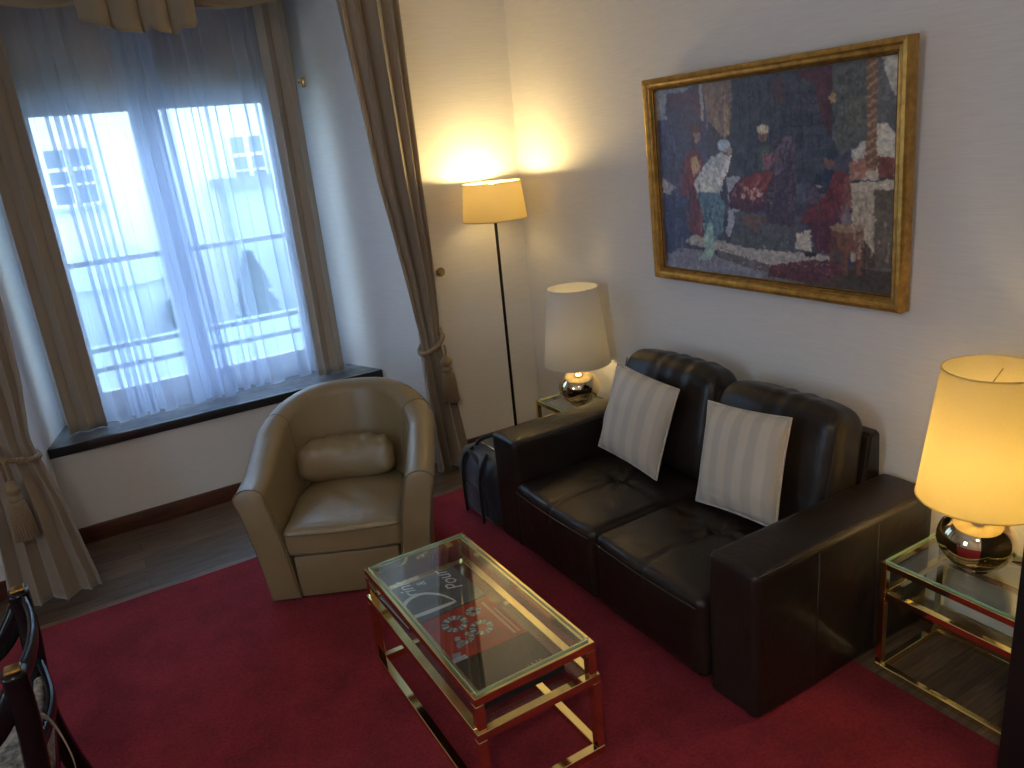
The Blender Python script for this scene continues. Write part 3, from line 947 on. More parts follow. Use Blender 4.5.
st1 = thing('side_table', 'square brass and glass side table at the right edge holding the lit lamp', 'table', (2.42, 1.22, 0))
brass_table(st1, -.19, .19, -.24, .245, .45, .335, .025, 0, top=M_glasstop)
st2 = thing('side_table', 'square brass and glass side table in the corner behind the sofa arm', 'table', (2.45, 3.60, 0))
brass_table(st2, -.16, .16, -.26, .245, .45, .335, .025, 0, top=M_glasstop)

# ------------------------------------------------------------------ raster helper for printed / painted surfaces
class Raster:
    def __init__(s, w, h, col):
        s.w, s.h = w, h
        s.im = np.zeros((h, w, 3)); s.im[:] = col
        s.X, s.Y = np.meshgrid((np.arange(w)+.5)/w, (np.arange(h)+.5)/h)
        s.map = None
    def P(s, pts):
        return [s.map(*p) for p in pts] if s.map else pts
    def mask(s, pts):
        pts = s.P(pts); X, Y = s.X, s.Y; m = np.zeros(X.shape, bool); n = len(pts)
        for i in range(n):
            x1, y1 = pts[i]; x2, y2 = pts[(i+1) % n]
            if y1 == y2: continue
            c = ((y1 > Y) != (y2 > Y)) & (X < (x2-x1)*(Y-y1)/(y2-y1)+x1)
            m ^= c
        return m
    def poly(s, pts, col, a=1., col2=None, var=0., fr=9, seed=0):
        m = s.mask(pts)
        c = np.array(col, float)
        if col2 is not None or var:
            nz = s.noise(fr, seed)[..., None]
            c2 = np.array(col2 if col2 is not None else c*(1-var)); cc = c*(nz)+c2*(1-nz)
            s.im[m] = s.im[m]*(1-a)+cc[m]*a
        else: s.im[m] = s.im[m]*(1-a)+c*a
    def ell(s, cx, cy, rx, ry, col, a=1., rot=0, **k):
        s.poly([(cx+rx*math.cos(t)*math.cos(rot)-ry*math.sin(t)*math.sin(rot), cy+rx*math.cos(t)*math.sin(rot)+ry*math.sin(t)*math.cos(rot)) for t in [2*PI*i/24 for i in range(24)]], col, a, **k)
    def line(s, pts, w, col, a=1.):
        for (x1, y1), (x2, y2) in zip(pts[:-1], pts[1:]):
            dx, dy = x2-x1, y2-y1; L = math.hypot(dx, dy) or 1
            nx, ny = -dy/L*w/2, dx/L*w/2
            s.poly([(x1+nx, y1+ny), (x2+nx, y2+ny), (x2-nx, y2-ny), (x1-nx, y1-ny)], col, a)
    def noise(s, fr, seed):
        rs = np.random.RandomState(seed+int(fr*7)); g = rs.rand(int(fr)+3, int(fr*1.5)+3)
        x = s.X*fr*1.4; y = s.Y*fr; xi = x.astype(int); yi = y.astype(int); fx = x-xi; fy = y-yi
        fx = fx*fx*(3-2*fx); fy = fy*fy*(3-2*fy)
        xi = np.clip(xi, 0, g.shape[1]-2); yi = np.clip(yi, 0, g.shape[0]-2)
        return (g[yi, xi]*(1-fx)+g[yi, xi+1]*fx)*(1-fy)+(g[yi+1, xi]*(1-fx)+g[yi+1, xi+1]*fx)*fy
    def smooth(s, k=1):
        for _ in range(k):
            p = np.pad(s.im, ((1, 1), (1, 1), (0, 0)), 'edge')
            s.im = (p[1:-1, 1:-1]*4+p[:-2, 1:-1]+p[2:, 1:-1]+p[1:-1, :-2]+p[1:-1, 2:])/8
    def mesh(s, name, fpos, mat, parent=None):
        """one quad per pixel on a (w x h) grid; fpos(u, v) -> 3-D"""
        V = [fpos(i/s.w, j/s.h) for j in range(s.h+1) for i in range(s.w+1)]
        F = []
        for j in range(s.h):
            for i in range(s.w):
                a = j*(s.w+1)+i; F.append([a, a+1, a+s.w+2, a+s.w+1])
        o = link_mesh(name, V, F, mat, parent, smooth=False)
        lin = np.where(s.im <= .04045, s.im/12.92, ((s.im+.055)/1.055)**2.4).clip(0, 1)
        at = o.data.color_attributes.new('paint', 'FLOAT_COLOR', 'CORNER')
        c = np.ones((s.h*s.w, 4, 4)); c[:, :, :3] = lin.reshape(-1, 1, 3)
        at.data.foreach_set('color', c.ravel())
        return o

def homog(src, dst):
    A = []; b = []
    for (x, y), (u, v) in zip(src, dst):
        A += [[x, y, 1, 0, 0, 0, -u*x, -u*y], [0, 0, 0, x, y, 1, -v*x, -v*y]]; b += [u, v]
    h = np.linalg.solve(np.array(A), np.array(b))
    return lambda x, y: ((h[0]*x+h[1]*y+h[2])/(h[6]*x+h[7]*y+1), (h[3]*x+h[4]*y+h[5])/(h[6]*x+h[7]*y+1))

# ------------------------------------------------------------------ painting
def painting():
    Y0, Y1, Z0, Z1 = 1.674, 3.028, 1.250, 2.198      # outer frame
    r = thing('framed_painting', 'gilt-framed oil painting of robed figures in a carpet shop, above the sofa', 'painting', (XR-.026, (Y0+Y1)/2, (Z0+Z1)/2))
    r.rotation_euler = (0, -math.radians(2.2), 0)
    hw, hh = (Y1-Y0)/2, (Z1-Z0)/2
    prof = [(0, 0), (0, .045), (.006, .055), (.018, .058), (.026, .050), (.034, .048), (.038, .050), (.043, .044), (.048, .030), (.053, .026), (.056, .018), (.056, .005)]
    V = []; F = []; n = len(prof)
    for sy, sz in ((1, -1), (1, 1), (-1, 1), (-1, -1)):
        for d, o in prof: V.append(Vector((-o, sy*(hw-d), sz*(hh-d))))
    for i in range(4):
        for j in range(n-1):
            F.append([i*n+j, ((i+1) % 4)*n+j, ((i+1) % 4)*n+j+1, i*n+j+1])
    fr = link_mesh('frame', V, F, M_frame_g, r, smooth=False)
    bm = bmesh.new()
    w = .055
    for lo, hi in [((-.0305, -hw+.051, -hh+.051), (-.026, hw-.051, -hh+.055)), ((-.0305, -hw+.051, hh-.055), (-.026, hw-.051, hh-.051)),
                   ((-.0305, -hw+.051, -hh+.055), (-.026, -hw+.055, hh-.055)), ((-.0305, hw-.055, -hh+.055), (-.026, hw-.051, hh-.055))]:
        bm_box(bm, lo, hi)
    from_bm('frame_groove', bm, M_framed, fr)
    box('backing', (-.012, -hw+.03, -hh+.03), (0, hw-.03, hh-.03), M_framed, r)
    R = Raster(330, 220, (.23, .24, .31))
    R.map = homog([(50, 175), (672, 85), (655, 715), (62, 637)], [(0, 0), (1, 0), (1, 1), (0, 1)])
    g = R.noise(14, 1)[..., None]; R.im = R.im*(.75+.5*g)
    P, E, Ln = R.poly, R.ell, R.line
    # background hangings
    P([(50, 175), (180, 150), (180, 420), (62, 640)], (.30, .31, .42), 1, (.26, .25, .36), fr=20)
    P([(50, 178), (150, 162), (120, 180), (78, 182), (78, 250), (52, 250)], (.52, .54, .56))
    P([(80, 190), (120, 183), (160, 165), (165, 250), (120, 205), (82, 235)], (.38, .27, .33), 1, (.30, .24, .33), fr=30)
    P([(163, 158), (171, 157), (172, 252), (165, 252)], (.60, .58, .58))
    P([(172, 157), (245, 145), (250, 260), (225, 300), (180, 250)], (.42, .33, .34), 1, (.55, .47, .40), fr=40, seed=2)
    P([(198, 155), (248, 148), (246, 270), (222, 292), (206, 230)], (.46, .40, .36), 1, (.34, .30, .33), fr=50, seed=3)
    P([(225, 205), (234, 204), (238, 290), (222, 292)], (.66, .52, .38), .8)
    P([(245, 145), (500, 108), (500, 330), (440, 420), (235, 400)], (.17, .20, .27), 1, (.25, .27, .33), fr=26, seed=4)
    for k in range(9):
        x = 262+k*26; Ln([(x, 160), (x+4, 300)], 3, (.13, .15, .20), .6)
    for k in range(6):
        Ln([(370, 190+k*26), (490, 178+k*28)], 3, (.12, .13, .17), .6)
    P([(310, 150), (500, 112), (498, 300), (470, 250), (455, 160), (400, 132)], (.33, .18, .22), 1, (.24, .13, .18), fr=24, seed=5)
    P([(345, 145), (372, 140), (385, 205), (352, 215)], (.33, .20, .24), .7)
    P([(500, 110), (592, 98), (590, 300), (560, 320), (520, 345), (500, 300)], (.34, .36, .34), 1, (.24, .26, .27), fr=40, seed=6)
    P([(530, 200), (570, 190), (575, 270), (540, 290)], (.44, .42, .34), .6, (.30, .31, .29), fr=60)
    E(500, 196, 9, 15, (.60, .49, .30)); Ln([(502, 110), (500, 182)], 2, (.30, .25, .2))
    # right: arch, bright wall, twisted pillar
    P([(612, 95), (672, 85), (668, 330), (610, 330)], (.40, .40, .40), 1, (.30, .31, .32), fr=8)
    P([(625, 93), (672, 86), (668, 190), (655, 190), (640, 150)], (.66, .65, .60))
    P([(545, 330), (590, 300), (590, 390), (560, 390)], (.66, .65, .60))
    P([(612, 262), (640, 262), (662, 290), (660, 400), (612, 400)], (.72, .69, .62))
    P([(588, 98), (614, 95), (610, 392), (584, 392)], (.46, .32, .23))
    for k in range(12):
        y = 110+k*24; Ln([(587, y+14), (613, y-6)], 7, (.64, .49, .36), .8)
    P([(578, 385), (614, 385), (620, 405), (570, 405)], (.66, .62, .55))
    P([(540, 360), (585, 345), (585, 400), (545, 410)], (.55, .28, .22), 1, (.62, .50, .44), fr=60)
    P([(614, 345), (655, 345), (656, 400), (616, 400)], (.52, .25, .20), 1, (.40, .22, .18), fr=50)
    # plinth
    P([(545, 415), (662, 405), (660, 430), (548, 438)], (.68, .64, .56))
    P([(548, 438), (606, 434), (606, 640), (545, 620)], (.66, .61, .52), 1, (.58, .53, .45), fr=8)
    P([(606, 434), (662, 430), (655, 640), (606, 640)], (.38, .34, .29), 1, (.32, .28, .24), fr=8)
    P([(575, 560), (606, 600), (606, 640), (560, 640)], (.27, .22, .18))
    # floor, steps
    P([(60, 600), (330, 640), (520, 640), (655, 640), (655, 716), (300, 672), (62, 637)], (.42, .40, .40), 1, (.34, .32, .33), fr=10)
    P([(70, 585), (150, 590), (330, 655), (300, 672), (62, 637)], (.47, .47, .52), 1, (.40, .40, .47), fr=16)
    P([(100, 568), (140, 550), (240, 575), (500, 610), (500, 640), (330, 640), (200, 595)], (.63, .60, .57), 1, (.56, .54, .52), fr=18, seed=2)
    P([(196, 588), (206, 586), (340, 632), (332, 655), (280, 640), (200, 612)], (.40, .37, .38), 1, (.30, .28, .30), fr=22)
    Ln([(204, 590), (340, 632)], 3, (.68, .65, .60))
    P([(340, 650), (560, 640), (655, 650), (655, 716), (480, 700)], (.28, .25, .22), 1, (.22, .19, .17), fr=12)
    # dais and chest with carpets
    P([(240, 540), (300, 548), (410, 560), (400, 600), (300, 590), (232, 575)], (.30, .32, .34), 1, (.25, .27, .30), fr=8)
    P([(225, 398), (262, 395), (262, 480), (230, 560), (222, 545), (232, 480)], (.55, .56, .60))
    P([(245, 490), (330, 500), (410, 500), (410, 565), (245, 545)], (.25, .26, .31), 1, (.32, .32, .35), fr=12)
    P([(258, 495), (330, 505), (300, 545), (275, 530)], (.42, .27, .22), .7)
    P([(232, 440), (262, 400), (330, 380), (350, 390), (330, 480), (300, 495), (232, 480)], (.35, .17, .23), 1, (.24, .16, .26), fr=50, seed=9)
    P([(262, 410), (300, 388), (350, 385), (330, 425), (300, 460), (262, 455)], (.60, .22, .20), 1, (.45, .18, .20), fr=40, seed=7)
    for (x, y) in ((275, 430), (288, 440), (302, 432), (270, 448), (294, 452), (312, 445)): E(x, y, 7, 6, (.72, .62, .58), .8)
    P([(345, 330), (375, 290), (405, 285), (408, 400), (400, 530), (330, 520), (322, 470), (350, 395)], (.30, .24, .33), 1, (.20, .17, .25), fr=60, seed=8)
    P([(350, 330), (378, 292), (398, 292), (372, 380), (352, 400)], (.40, .30, .38), 1, (.30, .24, .33), fr=50)
    # seller behind the chest
    P([(308, 330), (325, 315), (345, 318), (360, 345), (350, 385), (305, 385)], (.30, .36, .33), 1, (.22, .28, .27), fr=30)
    E(322, 293, 12, 15, (.48, .33, .26)); E(323, 275, 16, 12, (.70, .65, .52))
    P([(322, 338), (352, 332), (352, 370), (322, 380)], (.60, .40, .42), 1, (.44, .2, .28), fr=60)
    # standing woman, red shawl
    E(152, 292, 11, 18, (.62, .50, .47)); E(150, 272, 15, 12, (.33, .22, .22))
    P([(138, 290), (147, 290), (150, 330), (138, 350)], (.28, .20, .24))
    P([(120, 350), (145, 322), (165, 345), (175, 420), (160, 560), (130, 545), (108, 440), (108, 380)], (.48, .22, .22), 1, (.36, .18, .24), fr=34, seed=3)
    P([(135, 350), (150, 342), (160, 372), (140, 392)], (.72, .56, .38))
    P([(60, 400), (95, 425), (62, 470)], (.60, .58, .58))
    P([(62, 440), (130, 450), (125, 560), (80, 600), (62, 600)], (.25, .28, .42), 1, (.20, .22, .34), fr=28)
    # woman in white bending
    E(222, 316, 17, 17, (.62, .70, .74)); E(234, 330, 8, 12, (.60, .52, .50))
    P([(185, 350), (215, 335), (235, 345), (238, 362), (222, 400), (205, 452), (150, 460), (142, 410)], (.74, .74, .70), 1, (.62, .64, .66), fr=22)
    P([(228, 345), (242, 342), (225, 395), (210, 425), (204, 415)], (.84, .80, .76))
    P([(150, 440), (205, 440), (222, 470), (215, 540), (190, 570), (160, 500)], (.34, .47, .54), 1, (.27, .36, .46), fr=30)
    P([(163, 520), (188, 520), (192, 600), (178, 618), (148, 618), (166, 590)], (.56, .68, .60), 1, (.44, .56, .55), fr=40)
    # seated man, turban, red cloak
    E(490, 360, 13, 18, (.46, .30, .22)); E(492, 338, 22, 15, (.16, .20, .27))
    P([(460, 395), (485, 378), (520, 385), (510, 440), (460, 445)], (.12, .22, .32), 1, (.10, .16, .25), fr=30)
    P([(505, 380), (535, 385), (540, 430), (505, 500), (470, 520), (415, 520), (425, 490), (480, 450)], (.45, .17, .20), 1, (.34, .13, .18), fr=30, seed=6)
    P([(440, 520), (520, 500), (500, 600), (458, 600)], (.33, .15, .24), 1, (.26, .12, .2), fr=30)
    E(465, 424, 9, 5, (.66, .50, .40)); Ln([(463, 430), (462, 590)], 2, (.35, .28, .3))
    P([(402, 548), (440, 538), (445, 598), (402, 588)], (.66, .63, .57))
    P([(424, 602), (455, 598), (455, 608), (428, 612)], (.16, .12, .12))
    P([(530, 400), (545, 390), (548, 480), (515, 510)], (.52, .30, .26), 1, (.40, .22, .22), fr=60)
    # inlaid octagonal stool with a flask
    P([(488, 530), (510, 520), (570, 525), (583, 535), (560, 546), (500, 542)], (.55, .44, .34))
    P([(492, 540), (530, 546), (530, 660), (518, 662), (516, 600), (508, 590), (502, 600), (500, 640), (492, 630)], (.42, .29, .22), 1, (.34, .22, .18), fr=50)
    P([(530, 546), (578, 540), (572, 660), (560, 660), (556, 600), (545, 590), (538, 605), (536, 660), (530, 660)], (.50, .30, .24), 1, (.40, .24, .2), fr=50)
    E(534, 508, 15, 17, (.42, .38, .42)); P([(530, 470), (537, 470), (540, 500), (528, 500)], (.42, .38, .42)); E(552, 515, 6, 5, (.5, .45, .35), .8)
    # carpet on the ground
    P([(335, 635), (440, 618), (520, 622), (520, 660), (470, 680), (330, 662)], (.40, .20, .24), 1, (.26, .14, .2), fr=70, seed=4)
    rs = random.Random(12)
    def folds(x0, y0, x1, y1, n, w, cols, lean=.1, ln=60):
        for _ in range(n):
            x = rs.uniform(x0, x1); y = rs.uniform(y0, y1); c = cols[rs.randrange(len(cols))]
            R.line([(x, y), (x+lean*ln*rs.uniform(-1, 1), y+ln*rs.uniform(.4, 1))], w*rs.uniform(.5, 1.2), c, .45)
    folds(150, 345, 215, 430, 26, 4, [(.86, .86, .82), (.52, .56, .62)], .5, 35)
    folds(160, 445, 210, 520, 22, 4, [(.45, .60, .64), (.18, .28, .38)], .15, 50)
    folds(112, 390, 160, 520, 26, 4, [(.58, .28, .24), (.26, .12, .18)], .15, 50)
    folds(430, 400, 525, 490, 30, 4, [(.55, .22, .24), (.24, .08, .14)], .5, 40)
    folds(455, 520, 510, 560, 14, 4, [(.42, .2, .3), (.2, .08, .16)], .2, 35)
    folds(335, 310, 405, 470, 40, 3, [(.44, .34, .44), (.14, .11, .2), (.5, .3, .3)], .3, 40)
    folds(240, 400, 345, 470, 46, 3, [(.66, .30, .24), (.25, .10, .16), (.7, .55, .45)], .8, 16)
    folds(180, 160, 245, 250, 34, 3, [(.62, .52, .42), (.34, .26, .26), (.55, .33, .3)], .1, 40)
    folds(510, 110, 585, 300, 60, 3, [(.48, .48, .42), (.16, .19, .2), (.40, .34, .26)], .3, 26)
    folds(260, 160, 500, 420, 90, 4, [(.30, .30, .36), (.08, .10, .15), (.22, .25, .34)], .1, 50)
    folds(340, 622, 510, 660, 60, 3, [(.60, .30, .30), (.16, .08, .14), (.5, .42, .4)], 1., 10)
    folds(65, 200, 130, 560, 50, 4, [(.38, .38, .50), (.18, .18, .28)], .1, 50)
    folds(550, 440, 655, 620, 30, 5, [(.70, .66, .56), (.42, .37, .32)], .1, 50)
    folds(120, 560, 500, 640, 40, 4, [(.70, .68, .66), (.36, .34, .38)], 2., 8)
    # loosen the edges the way a brush does
    jx = ((R.noise(70, 11)-.5)*2.2+(R.noise(150, 12)-.5)*1.6).round().astype(int); jy = ((R.noise(70, 13)-.5)*2.2+(R.noise(150, 14)-.5)*1.6).round().astype(int)
    J, I = np.meshgrid(np.arange(R.w), np.arange(R.h))
    R.im = R.im[np.clip(I+jy, 0, R.h-1), np.clip(J+jx, 0, R.w-1)]
    R.smooth(1)
    bn = (R.noise(60, 5)+R.noise(110, 6)-1)[..., None]
    R.im = R.im*(1+.22*bn)*1.16+.035
    gr = R.im.mean(axis=2, keepdims=True)
    R.im = (gr*.22+R.im*.78).clip(0, 1)
    y0, y1, z0, z1 = hw-.053, -(hw-.053), hh-.053, -(hh-.053)
    R.mesh('canvas', lambda u, v: Vector((-.016, y0+(y1-y0)*u, z0+(z1-z0)*v)), M_paint, r)
painting()

# ------------------------------------------------------------------ books on the coffee-table shelf
ZS = .0141+.315
def text_mesh(s, size, shear=0.):
    c = bpy.data.curves.new('lettering', 'FONT'); c.body = s; c.size = size; c.shear = shear; c.extrude = .0002
    c.resolution_u = 4
    o = bpy.data.objects.new('lettering', c); COL.objects.link(o)
    dg = bpy.context.evaluated_depsgraph_get(); me = bpy.data.meshes.new_from_object(o.evaluated_get(dg))
    bpy.data.objects.remove(o); return me
M_letter = simple('pale_lettering', (.9, .92, .92), .4, nscale=30, var=.05)
M_goldfoil = simple('gold_foil_print', (.75, .6, .25), .3, .8, nscale=60, var=.2)
def put_text(parent, s, size, loc, mat, shear=0., rz=PI/2):
    me = text_mesh(s, size, shear); me.materials.clear(); me.materials.append(mat)
    o = bpy.data.objects.new('lettering', me); COL.objects.link(o); o.parent = parent
    o.location = loc; o.rotation_euler = (0, 0, rz); return o

def book(label, cx, cy, wx, wy, th, z, rz, R, name='magazine', edge=M_paper, cat='magazine'):
    r = thing(name, label, cat, (cx, cy, z), rz)
    box('pages', (-wx/2+.002, -wy/2+.002, .001), (wx/2-.002, wy/2-.002, th-.001), edge, r)
    box('back_cover', (-wx/2, -wy/2, 0), (wx/2, wy/2, .001), M_bagb, r)
    box('spine', (-wx/2, -wy/2, .001), (wx/2, -wy/2+.0018, th-.001), M_bagb, r)
    # cover: u along +Y (reading direction), v along +X (down the page)
    R.mesh('cover', lambda u, v: Vector((-wx/2+wx*v, -wy/2+wy*u, th)), M_cover, r)
    return r
# far, dark cover with white script
R = Raster(60, 60, (.42, .44, .46))
R.im *= (.9+.2*R.noise(6, 2)[..., None])
bk = book('dark grey booklet with large white script letters, on the far shelf end', .925, 2.47, .33, .27, .010, ZS, math.radians(2), R)
# big D drawn as a swelling stroke (reading direction is +Y, up is -X)
def stroke(parent, pts, wid, z, mat):
    P = spline([(p[0], p[1], 0) for p in pts], 6); n = len(P); V = []; F = []
    for i, p in enumerate(P):
        t = (P[min(i+1, n-1)]-P[max(i-1, 0)]).normalized(); nn = Vector((-t.y, t.x, 0))
        k = i/(n-1)*(len(wid)-1); a = int(min(k, len(wid)-2)); w = wid[a]*(1-(k-a))+wid[a+1]*(k-a)
        V += [p+nn*w/2+Vector((0, 0, z)), p-nn*w/2+Vector((0, 0, z))]
    for i in range(n-1): F.append([2*i, 2*i+1, 2*i+3, 2*i+2])
    return link_mesh('lettering', V, F, mat, parent, smooth=False)
stroke(bk, [(-.135, -.085), (-.06, -.092), (.045, -.10)], [.022, .024, .016], .0108, M_letter)
stroke(bk, [(-.14, -.10), (-.135, -.02), (-.09, .03), (-.03, .035), (.02, -.01), (.045, -.07), (.05, -.105)], [.008, .018, .020, .014, .009, .006], .0108, M_letter)
put_text(bk, 'rink', .085, (-.035, .035, .0106), M_letter, .35)
put_text(bk, '&', .05, (.02, .085, .0106), M_letter, .3)
put_text(bk, 'Pour', .085, (.125, -.03, .0106), M_letter, .35)
# red magazine with ornate silver numerals
R = Raster(110, 110, (.72, .16, .12))
R.im *= (.85+.25*R.noise(7, 3)[..., None])
def orn(cx, cy, r0, r1, a0=0, a1=2*PI, asp=1.):
    for k in range(30):
        a = a0+(a1-a0)*k/29; g = .35+.5*((k*7) % 5)/4
        for rr in (r0, (r0+r1)/2, r1):
            R.ell(cx+rr*math.cos(a)*asp, cy+rr*math.sin(a), .018, .018, (g, g*1.02, g*1.03))
orn(.72, .40, .10, .15); orn(.40, .36, .07, .10, .6, 5.4); orn(.45, .62, .09, .13); orn(.80, .70, .05, .08)
R.poly([(.12, .06), (.22, .10), (.20, .20), (.10, .16)], (.62, .66, .68)); R.poly([(.26, .20), (.36, .22), (.36, .34), (.28, .34)], (.45, .45, .46), 1, (.7, .7, .7), fr=40)
R.poly([(.05, .04), (.13, .04), (.13, .22), (.05, .22)], (.85, .86, .88))
for k in range(5): R.line([(.065+.013*k, .06), (.065+.013*k, .20)], .004, (.3, .3, .3))
R.poly([(.1, .86), (.9, .86), (.9, .90), (.1, .90)], (.86, .62, .5)); R.poly([(.1, .93), (.7, .93), (.7, .955), (.1, .955)], (.86, .62, .5))
book('red magazine with ornate silver-grey numerals, middle of the shelf', .945, 2.185, .30, .30, .007, ZS, math.radians(1), R)
# near black book with gold print
R = Raster(90, 90, (.09, .09, .085))
R.im *= (.9+.2*R.noise(5, 4)[..., None])
gold = (.78, .68, .38)
rnd = random.Random(5)
for row in range(4):
    v = .70+.05*row; u = .12
    while u < .34:
        w = rnd.uniform(.008, .016); R.line([(u, v-.014), (u, v+.014)], .007, gold, .9)
        if rnd.random() < .6: R.line([(u, v-.012+.024*rnd.random()), (u+w, v+.004)], .007, gold, .8)
        u += w+.008
for k in range(20):
    a = 2*PI*k/20; R.ell(.22+.05*math.cos(a), .60+.035*math.sin(a), .007, .007, (.55, .52, .45), .8)
R.line([(.12, .12), (.26, .12)], .008, (.5, .5, .42)); R.line([(.12, .15), (.22, .15)], .006, (.5, .5, .42))
book('black hardback with small gold print, nearest on the shelf', .935, 1.915, .31, .23, .022, ZS, math.radians(-1), R, 'hardback_book', M_paper, 'book')

# ------------------------------------------------------------------ lamps
def E_bulb(name, col, s): return mat_emit(name, col, s)
B1 = E_bulb('warm_bulb_floor', (1, .71, .30), 500.)
B2 = E_bulb('warm_bulb_table', (1, .75, .36), 48.)
B3 = E_bulb('warm_bulb_dim', (1, .75, .36), 14.)
def bulb(parent, z, r, mat):
    sock = lathe('socket', [(.0, z-.075), (.014, z-.075), (.014, z-.03), (.0, z-.03)], M_knob, parent, 16)
    lathe('bulb', [(.0, z-r), (r*.6, z-r*.8), (r, z), (r*.75, z+r*.66), (.0, z+r)], mat, sock, 12, auto=None)

def shade(parent, rb, rt, zb, zt, mat, th=.0025):
    s = lathe('lamp_shade', [(rb, zb), (rt, zt), (rt-th, zt), (rb-th, zb), (rb, zb)], mat, parent, 72, auto=30)
    s2 = []
    for r, z in ((rb, zb+.002), (rt, zt-.002)):
        s2.append(([Vector((r*math.cos(2*PI*k/60), r*math.sin(2*PI*k/60), z)) for k in range(61)], .0025))
    for q in s2: tubes('shade_rim', [q], mat, s, 6)
    # spider holding the shade
    zc = zt-.05; rr = rt+(rb-rt)*.05/(zt-zb)-.004
    tubes('spider', [([(0, 0, zc), (rr*math.cos(a), rr*math.sin(a), zc+.006)], .0018) for a in (0.3, 0.3+2*PI/3, .3+4*PI/3)], M_knob, s, 6)
    return s

def table_lamp(label, loc, bmat, smat, ds):
    r = thing('table_lamp', label, 'lamp', loc)
    prof = [(0, 0), (.055, 0), (.058, .006)]
    for k in range(15):
        a = -PI/2+.5+(PI-.8)*k/14
        prof.append((.122*math.cos(a), .106+.106*math.sin(a)))
    prof += [(.03, .210), (.018, .218), (.0, .218)]
    b = lathe('base', prof, M_gold, r, 64, auto=50)
    lathe('stem', [(.0, .165), (.009, .165), (.009, .34), (.0, .34)], M_knob, r, 16)
    bulb(r, .385, .055, bmat)
    shade(r, .195, .145, .215+ds, .665+ds, smat)
    tube('stem_rod', [(0, 0, .3), (0, 0, .62+ds)], .003, M_knob, r)
    return r
zt = .457
l1 = table_lamp('lit table lamp with mirrored gold globe base, right of the sofa', (2.425, 1.248, zt), B2, M_shade3, .045)
tube('power_cord', spline([(.075, -.02, .006), (.12, -.08, .004), (.15, -.16, .004), (.18, -.24, .004), (.19, -.275, -.01), (.20, -.28, -.2)], 6), .003, M_cord, l1)
table_lamp('table lamp with white shade and gold globe base in the corner', (2.445, 3.585, zt), B3, M_shade2, .035)

fl = thing('floor_lamp', 'tall floor lamp with lit cream shade in the corner', 'lamp', (2.305, 4.15, 0))
lathe('base', [(0, 0), (.13, 0), (.135, .008), (.13, .016), (.03, .022), (.014, .04), (0, .04)], M_pole, fl, 40)
lathe('pole', [(0, .03), (.0095, .03), (.0095, 1.61), (0, 1.61)], M_pole, fl, 16)
bulb(fl, 1.722, .033, B1)
fs = shade(fl, .196, .174, 1.535, 1.757, M_shade)
lathe('bottom_diffuser', [(.012, 1.541), (.192, 1.541), (.192, 1.543), (.012, 1.543), (.012, 1.541)], mat_thin('frosted_diffuser', (.9, .88, .8), .30, .8), fs, 60)

# ------------------------------------------------------------------ bag beside the sofa
def bag():
    r = thing('travel_bag', 'navy blue nylon travel bag standing on the carpet beside the sofa', 'bag', (1.79, 3.49, .0150), math.radians(0))
    sx, sy, sz = .30, .42, .37
    def fn(p, n):
        q = p.copy(); u, v, w = p.x/(sx/2), p.y/(sy/2), p.z/(sz/2)
        k = 1-.16*max(0, w)**1.5; q.x = q.x*k; q.y = q.y*(1-.10*max(0, w)) 
        q += n*.018*noise.noise(p*7+Vector((3, 1, 2)))
        q += n*.006*math.sin(p.z*60+p.y*25)*max(0, noise.noise(p*9))
        return q
    b = rounded('body', (sx, sy, sz), .06, M_bag, r, (16, 20, 18), fn, (0, 0, sz/2+.003))
    box('pocket', (-.158, -.13, .05), (-.135, .13, .20), M_bag, r, bev=.01)
    for y in (-.10, .10):
        tube('strap', spline([(-.162, y, .01), (-.164, y, .2), (-.145, y, .33), (-.09, y*.8, .385)], 6), .009, M_bagb, r, 8)
    tube('handle', spline([(-.06, .12, .36), (-.03, .08, .415), (.03, .0, .445), (.08, -.06, .43), (.10, -.10, .36)], 8), .012, M_bagb, r, 8)
    tube('shoulder_strap', spline([(-.10, .16, .36), (-.13, .05, .375), (-.13, -.05, .33), (-.15, -.14, .25)], 8), .01, M_bagb, r, 8)
    tube('zipper', spline([(-.02, -.18, .372), (-.02, 0, .382), (-.02, .18, .372)], 6), .005, M_knob, r, 6)
bag()

